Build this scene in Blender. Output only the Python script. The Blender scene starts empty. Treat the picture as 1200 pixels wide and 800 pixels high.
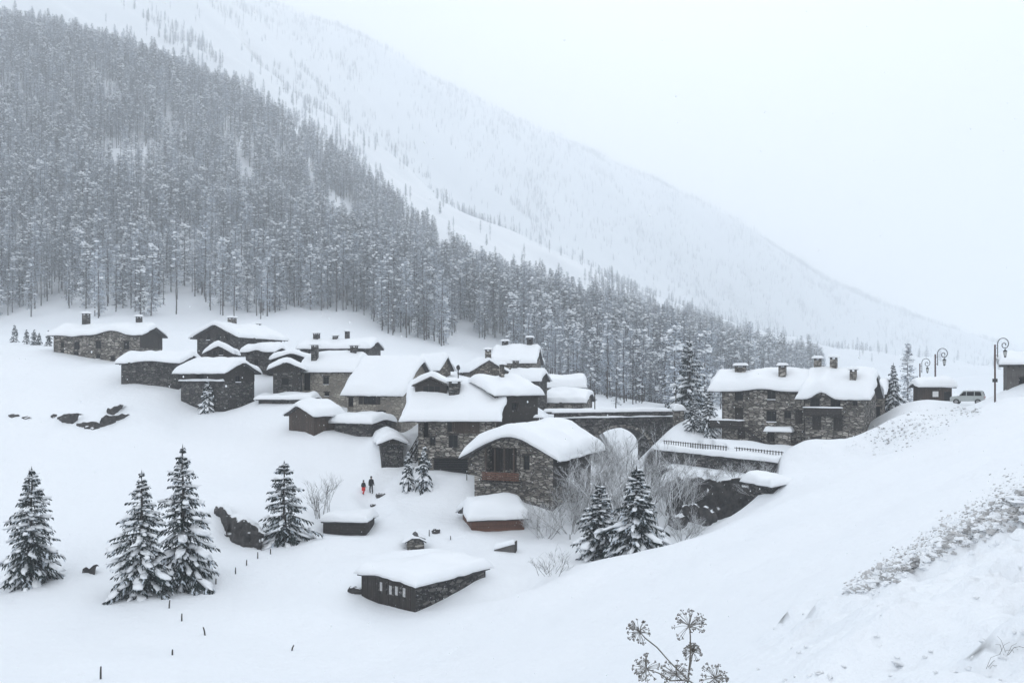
import bpy, math, random
import numpy as np
from mathutils import Vector, noise as mnoise, Matrix

R = math.radians
scene = bpy.context.scene
col = scene.collection

# ------------------------------------------------------------------ camera
EYE = 40.0            # height of the camera above the datum
FPX = 1000.0          # focal length in photo pixels (1200 wide)
HOR = 445.0           # photo row of the horizon
cam_d = bpy.data.cameras.new('camera')
cam = bpy.data.objects.new('camera', cam_d)
col.objects.link(cam)
cam.location = (0, 0, EYE)
cam.rotation_euler = (R(90), 0, 0)
cam_d.sensor_width = 36.0
cam_d.lens = 30.0
cam_d.shift_y = (HOR - 400.0) / 1200.0
cam_d.clip_start = 0.05
cam_d.clip_end = 20000
scene.camera = cam

# ------------------------------------------------------------------ sky, sun, exposure
SUN_EL, SUN_AZ = 30.0, 12.0       # behind the cloud, ahead of the camera and a little to the right
wo = bpy.data.worlds.new('World')
scene.world = wo
wo.use_nodes = True
nt = wo.node_tree
for n in list(nt.nodes):
    nt.nodes.remove(n)
sky = nt.nodes.new('ShaderNodeTexSky')
sky.sky_type = 'NISHITA'
sky.sun_disc = False
sky.sun_elevation = R(SUN_EL)
sky.sun_rotation = R(SUN_AZ)
sky.altitude = 1800
sky.dust_density = 3.0
hs = nt.nodes.new('ShaderNodeHueSaturation')
hs.inputs['Saturation'].default_value = 0.25
cl = nt.nodes.new('ShaderNodeMixRGB')            # an even cloud deck over the clear sky
cl.inputs[0].default_value = 0.8
cl.inputs[2].default_value = (8.45, 8.74, 9.2, 1)
bg = nt.nodes.new('ShaderNodeBackground')
bg.inputs['Strength'].default_value = 0.1
wout = nt.nodes.new('ShaderNodeOutputWorld')
nt.links.new(sky.outputs[0], hs.inputs['Color'])
nt.links.new(hs.outputs[0], cl.inputs[1])
nt.links.new(cl.outputs[0], bg.inputs['Color'])
nt.links.new(bg.outputs[0], wout.inputs[0])

sun_d = bpy.data.lights.new('sun', 'SUN')
sun = bpy.data.objects.new('sun', sun_d)
col.objects.link(sun)
sun_d.energy = 1.0
sun_d.angle = R(25)
sun_d.color = (1.0, 0.975, 0.94)
sdir = Vector((math.sin(R(SUN_AZ)) * math.cos(R(SUN_EL)), math.cos(R(SUN_AZ)) * math.cos(R(SUN_EL)), math.sin(R(SUN_EL))))
sun.rotation_euler = sdir.to_track_quat('Z', 'Y').to_euler()
sun.location = (60, 200, 400)

scene.view_settings.view_transform = 'Standard'
scene.view_settings.look = 'None'
scene.view_settings.gamma = 1.0
scene.view_settings.use_curve_mapping = False
scene.view_settings.exposure = 0.52
scene.render.engine = 'CYCLES'
cy = scene.cycles
cy.max_bounces = 6
cy.diffuse_bounces = 3
cy.glossy_bounces = 2
cy.transmission_bounces = 2
cy.transparent_max_bounces = 8
cy.volume_bounces = 3
cy.use_denoising = True
cy.sample_clamp_indirect = 8
HAZE_DENSITY = 0.0006

random.seed(11)

# ------------------------------------------------------------------ pixel geometry
def P(px, py, d):
    return Vector(((px - 600) / FPX * d, d, EYE + (HOR - py) / FPX * d))

# ------------------------------------------------------------------ materials
MATS = {}
def new_mat(name):
    m = bpy.data.materials.new(name)
    m.use_nodes = True
    t = m.node_tree
    b = t.nodes['Principled BSDF']
    MATS[name] = m
    return m, t, b

def N(t, typ, **kw):
    n = t.nodes.new(typ)
    for k, v in kw.items():
        if k in n.inputs:
            n.inputs[k].default_value = v
        else:
            setattr(n, k, v)
    return n

def ramp(t, fac, stops):
    r = t.nodes.new('ShaderNodeValToRGB')
    el = r.color_ramp.elements
    while len(el) > 1:
        el.remove(el[-1])
    el[0].position, el[0].color = stops[0][0], (*stops[0][1], 1)
    for p, c in stops[1:]:
        e = el.new(p)
        e.color = (*c, 1)
    t.links.new(fac, r.inputs[0])
    return r

def math_n(t, op, a, b=None, clamp=False):
    n = t.nodes.new('ShaderNodeMath')
    n.operation = op
    n.use_clamp = clamp
    for i, v in enumerate((a, b)):
        if v is None:
            continue
        if isinstance(v, (int, float)):
            n.inputs[i].default_value = v
        else:
            t.links.new(v, n.inputs[i])
    return n.outputs[0]

def mixc(t, fac, a, b, mode='MIX'):
    n = t.nodes.new('ShaderNodeMixRGB')
    n.blend_type = mode
    for i, v in ((0, fac), (1, a), (2, b)):
        if isinstance(v, (int, float)):
            n.inputs[i].default_value = v
        elif isinstance(v, tuple):
            n.inputs[i].default_value = (*v, 1) if len(v) == 3 else v
        else:
            t.links.new(v, n.inputs[i])
    return n.outputs[0]

def bump(t, b, height, strength=0.3, dist=0.05):
    n = t.nodes.new('ShaderNodeBump')
    n.inputs['Strength'].default_value = strength
    n.inputs['Distance'].default_value = dist
    t.links.new(height, n.inputs['Height'])
    t.links.new(n.outputs[0], b.inputs['Normal'])

SNOW = (0.86, 0.885, 0.91)

def up_mask(t, lo, hi, nscale=3.0, namp=0.25, coord='Object'):
    """0..1 where a face looks upward: that is where snow lies."""
    g = N(t, 'ShaderNodeNewGeometry')
    s = N(t, 'ShaderNodeSeparateXYZ')
    t.links.new(g.outputs['Normal'], s.inputs[0])
    tc = N(t, 'ShaderNodeTexCoord')
    nz = N(t, 'ShaderNodeTexNoise', Scale=nscale, Detail=3.0)
    t.links.new(tc.outputs[coord], nz.inputs['Vector'])
    z = math_n(t, 'ADD', s.outputs[2], math_n(t, 'MULTIPLY', math_n(t, 'SUBTRACT', nz.outputs[0], 0.5), namp * 2))
    mr = N(t, 'ShaderNodeMapRange')
    mr.inputs['From Min'].default_value = lo
    mr.inputs['From Max'].default_value = hi
    t.links.new(z, mr.inputs[0])
    return mr.outputs[0], nz, tc

def make_snow(name, bscale, bdist, fine=True):
    m, t, b = new_mat(name)
    tc = N(t, 'ShaderNodeTexCoord')
    n1 = N(t, 'ShaderNodeTexNoise', Scale=bscale, Detail=5.0, Roughness=0.6)
    n2 = N(t, 'ShaderNodeTexNoise', Scale=0.35, Detail=3.0)
    t.links.new(tc.outputs['Object'], n1.inputs['Vector'])
    t.links.new(tc.outputs['Object'], n2.inputs['Vector'])
    c = mixc(t, n2.outputs[0], (0.84, 0.87, 0.90), (0.88, 0.90, 0.92))
    t.links.new(c, b.inputs['Base Color'])
    b.inputs['Roughness'].default_value = 0.55
    b.inputs['Specular IOR Level'].default_value = 0.25
    bump(t, b, n1.outputs[0], 0.35, bdist)
    return m
make_snow('roof_snow', 1.6, 0.12)
make_snow('clod_snow', 9.0, 0.03)

def make_ground():
    m, t, b = new_mat('snow_ground')
    f, nz, tc = up_mask(t, 0.50, 0.66, 0.25, 0.16)
    n1 = N(t, 'ShaderNodeTexNoise', Scale=0.9, Detail=7.0, Roughness=0.6)
    t.links.new(tc.outputs['Object'], n1.inputs['Vector'])
    n2 = N(t, 'ShaderNodeTexNoise', Scale=0.05, Detail=4.0)
    t.links.new(tc.outputs['Object'], n2.inputs['Vector'])
    n3 = N(t, 'ShaderNodeTexNoise', Scale=7.0, Detail=4.0)
    t.links.new(tc.outputs['Object'], n3.inputs['Vector'])
    sn = mixc(t, n2.outputs[0], (0.83, 0.865, 0.90), (0.88, 0.90, 0.925))
    rk = ramp(t, n1.outputs[0], [(0.3, (0.03, 0.03, 0.032)), (0.7, (0.12, 0.115, 0.11))])
    c = mixc(t, f, rk.outputs[0], sn)
    t.links.new(c, b.inputs['Base Color'])
    b.inputs['Roughness'].default_value = 0.6
    b.inputs['Specular IOR Level'].default_value = 0.2
    h = math_n(t, 'ADD', n1.outputs[0], math_n(t, 'MULTIPLY', n3.outputs[0], 0.12))
    bump(t, b, h, 0.45, 0.4)
make_ground()

def make_stone(name, c0, c1, c2, sx=1.5, sy=4.2, snow_amt=0.56, mort=0.45):
    """rubble masonry in flat courses, in metres of the UV map"""
    m, t, b = new_mat(name)
    uv = N(t, 'ShaderNodeUVMap')
    wob = N(t, 'ShaderNodeTexNoise', Scale=0.9, Detail=3.0)
    t.links.new(uv.outputs[0], wob.inputs['Vector'])
    sub = N(t, 'ShaderNodeVectorMath', operation='SUBTRACT')
    sub.inputs[1].default_value = (0.5, 0.5, 0.5)
    t.links.new(wob.outputs['Color'], sub.inputs[0])
    sc = N(t, 'ShaderNodeVectorMath', operation='SCALE')
    sc.inputs['Scale'].default_value = 0.22
    t.links.new(sub.outputs[0], sc.inputs[0])
    ad = N(t, 'ShaderNodeVectorMath', operation='ADD')
    t.links.new(uv.outputs[0], ad.inputs[0])
    t.links.new(sc.outputs[0], ad.inputs[1])
    mp = N(t, 'ShaderNodeMapping')
    mp.inputs['Scale'].default_value = (sx, sy, 1)
    t.links.new(ad.outputs[0], mp.inputs[0])
    vo = N(t, 'ShaderNodeTexVoronoi', Scale=1.0)
    vo.inputs['Randomness'].default_value = 0.85
    t.links.new(mp.outputs[0], vo.inputs['Vector'])
    ve = N(t, 'ShaderNodeTexVoronoi', feature='DISTANCE_TO_EDGE', Scale=1.0)
    ve.inputs['Randomness'].default_value = 0.85
    t.links.new(mp.outputs[0], ve.inputs['Vector'])
    sp = N(t, 'ShaderNodeSeparateColor')
    t.links.new(vo.outputs['Color'], sp.inputs[0])
    cr = ramp(t, sp.outputs[0], [(0.0, c0), (0.5, c1), (1.0, c2)])
    big = N(t, 'ShaderNodeTexNoise', Scale=0.45, Detail=4.0)
    t.links.new(uv.outputs[0], big.inputs['Vector'])
    c = mixc(t, 1.0, cr.outputs[0], ramp(t, big.outputs[0], [(0.3, (0.55, 0.53, 0.5)), (0.7, (1.15, 1.12, 1.08))]).outputs[0], 'MULTIPLY')
    er = ramp(t, ve.outputs[0], [(0.02, (0, 0, 0)), (0.12, (1, 1, 1))])
    c = mixc(t, er.outputs[0], tuple(x * mort for x in c0), c)
    # wind-packed snow caught on ledges of the stones
    fl = N(t, 'ShaderNodeTexNoise', Scale=5.5, Detail=4.0, Roughness=0.7)
    t.links.new(uv.outputs[0], fl.inputs['Vector'])
    fr = ramp(t, fl.outputs[0], [(snow_amt + 0.05, (0, 0, 0)), (snow_amt + 0.13, (1, 1, 1))])
    c = mixc(t, math_n(t, 'MULTIPLY', fr.outputs[0], 0.55), c, (0.75, 0.77, 0.8))
    t.links.new(c, b.inputs['Base Color'])
    b.inputs['Roughness'].default_value = 0.9
    h = math_n(t, 'ADD', math_n(t, 'MULTIPLY', er.outputs[0], 0.7), math_n(t, 'MULTIPLY', sp.outputs[1], 0.6))
    bump(t, b, h, 0.9, 0.10)
make_stone('stone_grey', (0.085, 0.08, 0.073), (0.25, 0.236, 0.215), (0.55, 0.53, 0.495), snow_amt=0.54)
make_stone('stone_dark', (0.028, 0.028, 0.028), (0.075, 0.073, 0.072), (0.19, 0.186, 0.182), snow_amt=0.55)
make_stone('stone_warm', (0.10, 0.092, 0.08), (0.23, 0.212, 0.185), (0.42, 0.39, 0.345), snow_amt=0.62)
make_stone('render_warm', (0.33, 0.31, 0.275), (0.42, 0.395, 0.355), (0.54, 0.51, 0.465), 1.5, 3.2, 0.64, 0.62)

def make_wood(name, c0, c1, sc=(18, 1.2), frost=0.62):
    m, t, b = new_mat(name)
    uv = N(t, 'ShaderNodeUVMap')
    mp = N(t, 'ShaderNodeMapping')
    mp.inputs['Scale'].default_value = (sc[0], sc[1], 1)
    t.links.new(uv.outputs[0], mp.inputs[0])
    nz = N(t, 'ShaderNodeTexNoise', Scale=1.0, Detail=5.0, Roughness=0.6)
    t.links.new(mp.outputs[0], nz.inputs['Vector'])
    cr = ramp(t, nz.outputs[0], [(0.28, c0), (0.72, c1)])
    oi = N(t, 'ShaderNodeNewGeometry')
    c = mixc(t, 0.5, cr.outputs[0], ramp(t, oi.outputs['Random Per Island'], [(0, (0.45, 0.45, 0.45)), (1, (1.3, 1.3, 1.3))]).outputs[0], 'MULTIPLY')
    fl = N(t, 'ShaderNodeTexNoise', Scale=5.0, Detail=4.0, Roughness=0.7)
    t.links.new(uv.outputs[0], fl.inputs['Vector'])
    fr = ramp(t, fl.outputs[0], [(frost, (0, 0, 0)), (frost + 0.08, (1, 1, 1))])
    c = mixc(t, math_n(t, 'MULTIPLY', fr.outputs[0], 0.4), c, (0.7, 0.72, 0.75))
    t.links.new(c, b.inputs['Base Color'])
    b.inputs['Roughness'].default_value = 0.8
    bump(t, b, nz.outputs[0], 0.4, 0.02)
make_wood('wood_dark', (0.012, 0.010, 0.009), (0.042, 0.035, 0.030))
make_wood('wood_brown', (0.028, 0.02, 0.015), (0.085, 0.06, 0.046))
make_wood('wood_red', (0.055, 0.025, 0.016), (0.17, 0.075, 0.045), frost=0.7)
make_wood('wood_grey', (0.06, 0.056, 0.053), (0.15, 0.142, 0.135))

def flat(name, c, rough=0.7, metal=0.0, var=0.25, scale=8.0, spec=0.5):
    m, t, b = new_mat(name)
    tc = N(t, 'ShaderNodeTexCoord')
    nz = N(t, 'ShaderNodeTexNoise', Scale=scale, Detail=4.0)
    t.links.new(tc.outputs['Object'], nz.inputs['Vector'])
    cr = ramp(t, nz.outputs[0], [(0.3, tuple(x * (1 - var) for x in c)), (0.7, tuple(min(1, x * (1 + var)) for x in c))])
    t.links.new(cr.outputs[0], b.inputs['Base Color'])
    b.inputs['Roughness'].default_value = rough
    b.inputs['Metallic'].default_value = metal
    b.inputs['Specular IOR Level'].default_value = spec
    return m
flat('dirty_snow', (0.5, 0.5, 0.5), 0.8, var=0.4, scale=1.3)
flat('glass_dark', (0.012, 0.014, 0.016), 0.25, var=0.2, spec=0.2)
flat('panel_pale', (0.5, 0.5, 0.5), 0.5)
flat('void', (0.012, 0.012, 0.013), 0.9)
flat('slate', (0.06, 0.06, 0.062), 0.8)
flat('iron', (0.03, 0.03, 0.032), 0.5, 0.3)
flat('pole_paint', (0.075, 0.04, 0.036), 0.6)
flat('car_paint', (0.42, 0.45, 0.44), 0.35, var=0.08)
flat('tyre', (0.02, 0.02, 0.02), 0.9)
flat('rim', (0.3, 0.3, 0.3), 0.4, 0.6)
flat('lamp_red', (0.35, 0.03, 0.02), 0.3)
flat('lamp_glass', (0.6, 0.62, 0.6), 0.25)
flat('cloth_black', (0.016, 0.017, 0.02), 0.85)
flat('cloth_red', (0.55, 0.035, 0.03), 0.8)
flat('skin', (0.45, 0.28, 0.21), 0.6)
flat('paper', (0.75, 0.75, 0.74), 0.7, var=0.05)
flat('dry_stem', (0.12, 0.108, 0.092), 0.8, scale=40)
flat('stake_wood', (0.05, 0.045, 0.04), 0.85)

def snowy(name, c0, c1, lo, hi, nscale, namp, sn=SNOW, rough=0.85, cscale=6.0):
    m, t, b = new_mat(name)
    f, nz, tc = up_mask(t, lo, hi, nscale, namp)
    n1 = N(t, 'ShaderNodeTexNoise', Scale=cscale, Detail=6.0, Roughness=0.65)
    t.links.new(tc.outputs['Object'], n1.inputs['Vector'])
    cr = ramp(t, n1.outputs[0], [(0.3, c0), (0.7, c1)])
    t.links.new(mixc(t, f, cr.outputs[0], sn), b.inputs['Base Color'])
    b.inputs['Roughness'].default_value = rough
    b.inputs['Specular IOR Level'].default_value = 0.25
    return m, t, b, n1
m_, t_, b_, n_ = snowy('rock', (0.022, 0.022, 0.024), (0.085, 0.08, 0.076), 0.62, 0.78, 0.9, 0.25, cscale=1.4)
bump(t_, b_, n_.outputs[0], 0.9, 0.25)
snowy('twig', (0.05, 0.045, 0.041), (0.12, 0.11, 0.102), -0.25, 0.3, 1.5, 0.35)
snowy('frosted_stem', (0.08, 0.072, 0.062), (0.17, 0.155, 0.135), 0.5, 1.0, 30.0, 0.3, cscale=40.0)
snowy('bark', (0.035, 0.032, 0.03), (0.10, 0.092, 0.085), 0.75, 0.95, 1.0, 0.3)

def needle_mat(name, c0, c1, frost, fc=(0.72, 0.75, 0.79), vary=0.0):
    m, t, b = new_mat(name)
    g = N(t, 'ShaderNodeNewGeometry')
    oi = N(t, 'ShaderNodeObjectInfo')
    r2 = math_n(t, 'FRACT', math_n(t, 'MULTIPLY', g.outputs['Random Per Island'], 7.31))
    cr = ramp(t, r2, [(0, c0), (1, c1)])
    lim = math_n(t, 'ADD', frost - vary, math_n(t, 'MULTIPLY', oi.outputs['Random'], 2 * vary))
    fr = math_n(t, 'LESS_THAN', g.outputs['Random Per Island'], lim)
    t.links.new(mixc(t, fr, cr.outputs[0], fc), b.inputs['Base Color'])
    b.inputs['Roughness'].default_value = 0.8
    b.inputs['Specular IOR Level'].default_value = 0.2
needle_mat('needles', (0.009, 0.016, 0.016), (0.03, 0.044, 0.042), 0.2, (0.6, 0.66, 0.72))
needle_mat('larch_twigs', (0.045, 0.045, 0.046), (0.14, 0.142, 0.148), 0.46, (0.62, 0.68, 0.76), 0.26)
needle_mat('far_twigs', (0.04, 0.042, 0.044), (0.10, 0.10, 0.105), 0.35, (0.66, 0.69, 0.73))

# ------------------------------------------------------------------ mesh builder
class MB:
    def __init__(s):
        s.v = []; s.f = []; s.m = []
    def quad(s, *pts, mi=0):
        i = len(s.v)
        s.v += [tuple(p) for p in pts]
        s.f.append(tuple(range(i, i + len(pts))))
        s.m.append(mi)
    def box(s, x0, x1, y0, y1, z0, z1, mi=0):
        i = len(s.v)
        s.v += [(x0, y0, z0), (x1, y0, z0), (x1, y1, z0), (x0, y1, z0), (x0, y0, z1), (x1, y0, z1), (x1, y1, z1), (x0, y1, z1)]
        for q in ((3, 2, 1, 0), (4, 5, 6, 7), (0, 1, 5, 4), (1, 2, 6, 5), (2, 3, 7, 6), (3, 0, 4, 7)):
            s.f.append(tuple(i + k for k in q)); s.m.append(mi)
    def bar(s, a, b, w, h=None, mi=0):
        """square bar from a to b"""
        h = h or w
        a = Vector(a); b = Vector(b)
        d = (b - a).normalized()
        up = Vector((0, 0, 1)) if abs(d.z) < 0.95 else Vector((0, 1, 0))
        x = d.cross(up).normalized() * w / 2
        y = x.cross(d).normalized() * h / 2
        i = len(s.v)
        for p in (a, b):
            for q in (-x - y, x - y, x + y, -x + y):
                s.v.append(tuple(p + q))
        for q in ((0, 1, 2, 3), (7, 6, 5, 4), (0, 4, 5, 1), (1, 5, 6, 2), (2, 6, 7, 3), (3, 7, 4, 0)):
            s.f.append(tuple(i + k for k in q)); s.m.append(mi)
    def tube(s, pts, rad, n=6, mi=0, caps=True):
        pts = [Vector(p) for p in pts]
        if isinstance(rad, (int, float)):
            rad = [rad] * len(pts)
        i0 = len(s.v)
        up = Vector((0, 0, 1))
        d0 = (pts[1] - pts[0]).normalized()
        x = d0.cross(up if abs(d0.z) < 0.9 else Vector((1, 0, 0))).normalized()
        for k, p in enumerate(pts):
            d = (pts[min(k + 1, len(pts) - 1)] - pts[max(k - 1, 0)]).normalized()
            x = (x - d * x.dot(d))
            x = x.normalized() if x.length > 1e-6 else d.orthogonal().normalized()
            y = d.cross(x)
            for j in range(n):
                a = 2 * math.pi * j / n
                s.v.append(tuple(p + (x * math.cos(a) + y * math.sin(a)) * rad[k]))
        for k in range(len(pts) - 1):
            for j in range(n):
                a = i0 + k * n + j; b2 = i0 + k * n + (j + 1) % n
                s.f.append((a, b2, b2 + n, a + n)); s.m.append(mi)
        if caps:
            s.f.append(tuple(i0 + j for j in range(n))[::-1]); s.m.append(mi)
            e = i0 + (len(pts) - 1) * n
            s.f.append(tuple(e + j for j in range(n))); s.m.append(mi)
    def blob(s, c, rx, ry, rz, seed=0, nu=8, nv=5, amp=0.25, mi=0, rot=0.0):
        i0 = len(s.v)
        c = Vector(c)
        cr, sr = math.cos(rot), math.sin(rot)
        for a in range(nv + 1):
            th = math.pi * a / nv
            for b in range(nu):
                ph = 2 * math.pi * b / nu
                d = Vector((math.sin(th) * math.cos(ph), math.sin(th) * math.sin(ph), math.cos(th)))
                k = 1 + amp * mnoise.noise(d * 1.7 + Vector((seed * 3.1, seed * 1.7, 0)))
                x, y, z = d.x * rx * k, d.y * ry * k, d.z * rz * k
                s.v.append((c.x + x * cr - y * sr, c.y + x * sr + y * cr, c.z + z))
        for a in range(nv):
            for b in range(nu):
                p = i0 + a * nu + b; q = i0 + a * nu + (b + 1) % nu
                s.f.append((p, p + nu, q + nu, q)); s.m.append(mi)
    def mesh(s, name, mats, smooth=False, uv=True):
        me = bpy.data.meshes.new(name)
        me.from_pydata(s.v, [], s.f)
        for mn in ([mats] if isinstance(mats, str) else mats):
            me.materials.append(MATS[mn])
        if len(me.polygons):
            me.polygons.foreach_set('material_index', s.m)
            if smooth:
                me.polygons.foreach_set('use_smooth', [True] * len(me.polygons))
        if uv:
            box_uv(me)
        me.update()
        return me
    def build(s, name, mats, parent=None, smooth=False, uv=True):
        o = bpy.data.objects.new(name, s.mesh(name, mats, smooth, uv))
        col.objects.link(o)
        if parent:
            o.parent = parent
        return o

def box_uv(me):
    nl = len(me.loops)
    if not nl:
        return
    co = np.empty(len(me.vertices) * 3, np.float32); me.vertices.foreach_get('co', co); co = co.reshape(-1, 3)
    li = np.empty(nl, np.int32); me.loops.foreach_get('vertex_index', li)
    ls = np.empty(len(me.polygons), np.int32); me.polygons.foreach_get('loop_total', ls)
    no = np.empty(len(me.polygons) * 3, np.float32); me.polygons.foreach_get('normal', no); no = no.reshape(-1, 3)
    no = np.repeat(no, ls, axis=0)
    p = co[li]
    ax = np.argmax(np.abs(no) * np.array([1.0, 1.001, 0.9]), axis=1)
    u = np.where(ax == 0, p[:, 1] + 13.7, np.where(ax == 1, p[:, 0], p[:, 0]))
    v = np.where(ax == 2, p[:, 1], p[:, 2])
    uvl = me.uv_layers.new(name='UVMap')
    uvl.data.foreach_set('uv', np.stack([u, v], 1).astype(np.float32).ravel())

def tag(o, label=None, cat=None, group=None, kind=None):
    if label: o['label'] = label
    if cat: o['category'] = cat
    if group: o['group'] = group
    if kind or cat: o['kind'] = kind or 'thing'
    return o

def empty(name, loc, rz=0.0):
    o = bpy.data.objects.new(name, None)
    o.empty_display_size = 0.3
    col.objects.link(o)
    o.location = loc
    o.rotation_euler = (0, 0, rz)
    return o

# ------------------------------------------------------------------ houses: plan geometry first (their bases shape the terrain)
def ray_len(M, dr, px):
    k = (px - 600) / FPX
    return (k * M.y - M.x) / (dr.x - k * dr.y)

HOUSES = []
def H(key, name, label, xm, d, th, yb, ye, ridge, pitch, xl=None, xr=None, La=None, Lb=None, ybl=None, ybr=None, **kw):
    a = Vector((math.cos(R(th)), math.sin(R(th)), 0)); b = Vector((-math.sin(R(th)), math.cos(R(th)), 0))
    M = P(xm, yb, d)
    La = La or ray_len(M, a, xr)
    Lb = Lb or ray_len(M, b, xl)
    h = dict(key=key, name=name, label=label, M=M, th=R(th), a=a, b=b, La=La, Lb=Lb, he=(yb - ye) / FPX * d, ridge=ridge, pitch=R(pitch), ybl=ybl, ybr=ybr, **kw)
    HOUSES.append(h)
    return h

S, D, W_, RW = 'stone_grey', 'stone_dark', 'stone_warm', 'render_warm'
H('h1', 'stone_farmhouse', 'long stone farmhouse with snowy roof at the far left edge of the village', 164, 146, 85, 424, 392, 'b', 20, xl=63, xr=190, ybl=413, ybr=424,
  wall=S, snow=0.9, over=0.7, brow=[('b', 133, 24, 0.8), ('b', 88, 12, -0.25)], gablewood=2.2,
  op=[('b', 73, 404, 0.6, 0.9, 'win'), ('b', 90, 405, 1.0, 1.3, 'win'), ('b', 115, 404, 1.0, 1.3, 'win'), ('b', 148, 404.5, 1.0, 1.4, 'win'),
      ('b', 73, 413, 0.6, 0.7, 'win'), ('b', 89, 414.5, 0.9, 0.7, 'win'), ('b', 115, 418, 0.8, 0.8, 'win'), ('b', 132, 420, 0.8, 0.8, 'win')],
  chim=[(101, 0.5, 1.1, 1.5), (163, 0.5, 0.9, 0.9)])
H('h2', 'stone_barn', 'windowless dark stone barn between the farmhouse and the log house', 209, 128, 80, 456, 425, 'b', 20, xl=142, xr=234, ybl=450, wall=D, snow=0.9, over=0.6,
  brow=[('b', 178, 34, 0.35)], op=[])
H('h2b', 'gabled_cottage', 'small dark gabled cottage with stone chimney behind the dark barn', 243, 138, 12, 428, 413, 'b', 30, xr=269, Lb=9, wall=D, snow=0.8, over=0.6, gablewood=2.0,
  op=[('a', 252, 412, 0.7, 0.9, 'win'), ('a', 259, 412, 0.7, 0.9, 'win')], chim=[])
H('h3', 'log_house', 'dark log house on tall stone base with a little fir in front', 263, 120, 62, 484, 436, 'b', 25, xl=212, xr=298, ybl=468, ybr=478, wall=D, snow=0.9, over=0.7,
  wood_from=446, ledge=446, op=[('b', 236, 441, 1.2, 0.8, 'dark'), ('a', 274, 477, 1.4, 2.0, 'door'), ('a', 279, 444, 1.0, 1.0, 'win')])
H('h4', 'timber_chalet', 'wide chalet with timbered gable highest at the back left of the village', 279, 158, 68, 418, 394, 'a', 24, xl=231, xr=330, wall=D, snow=0.8, over=0.9, gablewood=0.2,
  op=[('b', 244, 395, 0.9, 1.2, 'win'), ('b', 256, 395, 0.9, 1.2, 'win'), ('b', 267, 395, 0.9, 1.2, 'win'), ('b', 255, 408, 0.9, 1.2, 'win'), ('b', 270, 408, 0.9, 1.2, 'win'), ('a', 296, 405, 0.9, 1.0, 'win')], chim=[(272, 0.5, 1.3, 0.7), (322, 0.4, 1.2, 0.5)])
H('h5', 'low_stone_house', 'low dark stone house with sagging snow roof below the timber chalet', 320, 139, 76, 440, 412, 'b', 20, xl=288, xr=331, wall=D, snow=0.9, over=0.6,
  brow=[('b', 303, 10, 0.4)], op=[('b', 300, 424, 0.7, 0.9, 'win')])
H('h6', 'wooden_hayloft', 'small wooden hayloft gable with overhanging snow between stone roofs', 325, 134, 14, 440, 420, 'b', 18, xr=358, Lb=8, wall=D, snow=0.8, over=0.9, gablewood=0.0, op=[])
H('h7', 'plank_barn', 'plank-fronted barn gable joined to the left of the beige walled house', 320, 123, 12, 460, 432, 'b', 24, xr=352, Lb=7, wall=D, snow=0.7, over=0.7, gablewood=0.4,
  op=[('a', 334, 447, 1.0, 1.0, 'dark'), ('a', 348, 447, 1.0, 1.8, 'door')], vboards=True)
H('h8', 'beige_house', 'beige walled house with one small window and two roof chimneys', 413, 126, 84, 478, 435, 'b', 26, xl=354, La=9, wall=RW, snow=0.8, over=0.6,
  op=[('b', 382, 446, 0.9, 1.2, 'win'), ('b', 358, 447, 1.1, 2.6, 'dark'), ('b', 383, 462, 0.7, 0.6, 'win')], chim=[(369, 0.82, 1.0, 2.2), (415, 0.55, 1.1, 1.0)])
H('h9', 'steep_roofed_house', 'tall beige house with steep snow roof and shuttered triple window', 470, 112, 66, 505, 460, 'b', 42, xl=407, xr=511, ybl=497, wall=RW, snow=1.0, over=0.6,
  op=[('b', 433, 468, 2.0, 1.3, 'tri'), ('b', 410, 471, 0.8, 1.2, 'win'), ('b', 447, 490, 1.1, 1.8, 'dark'), ('a', 483, 458, 0.7, 1.0, 'win'), ('a', 478, 468, 0.7, 1.0, 'win'), ('a', 474, 488, 0.8, 1.4, 'win')])
H('h9b', 'narrow_gabled_house', 'narrow steep-gabled house just behind the steep snow roof', 514, 127, 66, 452, 432, 'b', 45, xl=488, xr=528, wall=W_, snow=0.8, over=0.4, op=[])
H('h10', 'brown_plank_shed', 'small brown vertical-plank shed with snow roof below the beige house', 368, 108, 50, 509, 487, 'a', 24, xl=339, xr=397, ybl=501, ybr=500, wall='wood_brown', snow=0.95, over=0.5, vboards=True, allwood=True, op=[], woodmat='wood_brown')
H('h11', 'half_buried_shed', 'low half-buried shed with deep snow roof beside the brown plank shed', 435, 107.5, 64, 508, 497, 'b', 10, xl=392, La=4.5, ybl=509, wall=D, snow=1.0, over=0.4, op=[])
H('h26', 'snowed_lean_to', 'low snow-covered lean-to beside the plank barn and log house', 362, 119, 86, 474, 469, 'b', 6, xl=303, La=4.5, ybl=474, wall=D, snow=0.85, over=0.3, op=[])
H('h12', 'sunken_gable_shed', 'little dark gabled shed sunk in snow at the foot of the alley', 447, 101, 14, 531, 520, 'b', 24, xr=473, Lb=7, wall=D, snow=0.9, over=0.4, gablewood=0.0, op=[])
H('h14', 'garage_house', 'large stone house with roof dormer and wide dark garage door', 580, 99, 87, 563, 489, 'b', 34, xl=490, La=11, ybl=552, wall=S, snow=1.0, over=0.8, overl=1.7, op=[
    ('b', 507, 517, 0.7, 1.0, 'win'), ('b', 531, 517, 1.1, 1.5, 'win'), ('b', 499, 503, 0.6, 1.9, 'dark'), ('b', 528, 548.5, 4.0, 2.2, 'garage'), ('b', 546, 500, 3.2, 1.5, 'timber'), ('b', 529, 499, 1.0, 1.4, 'win')],
  chim=[(533, 0.74, 1.5, 1.1)], dormer=(507, 0.28))
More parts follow.
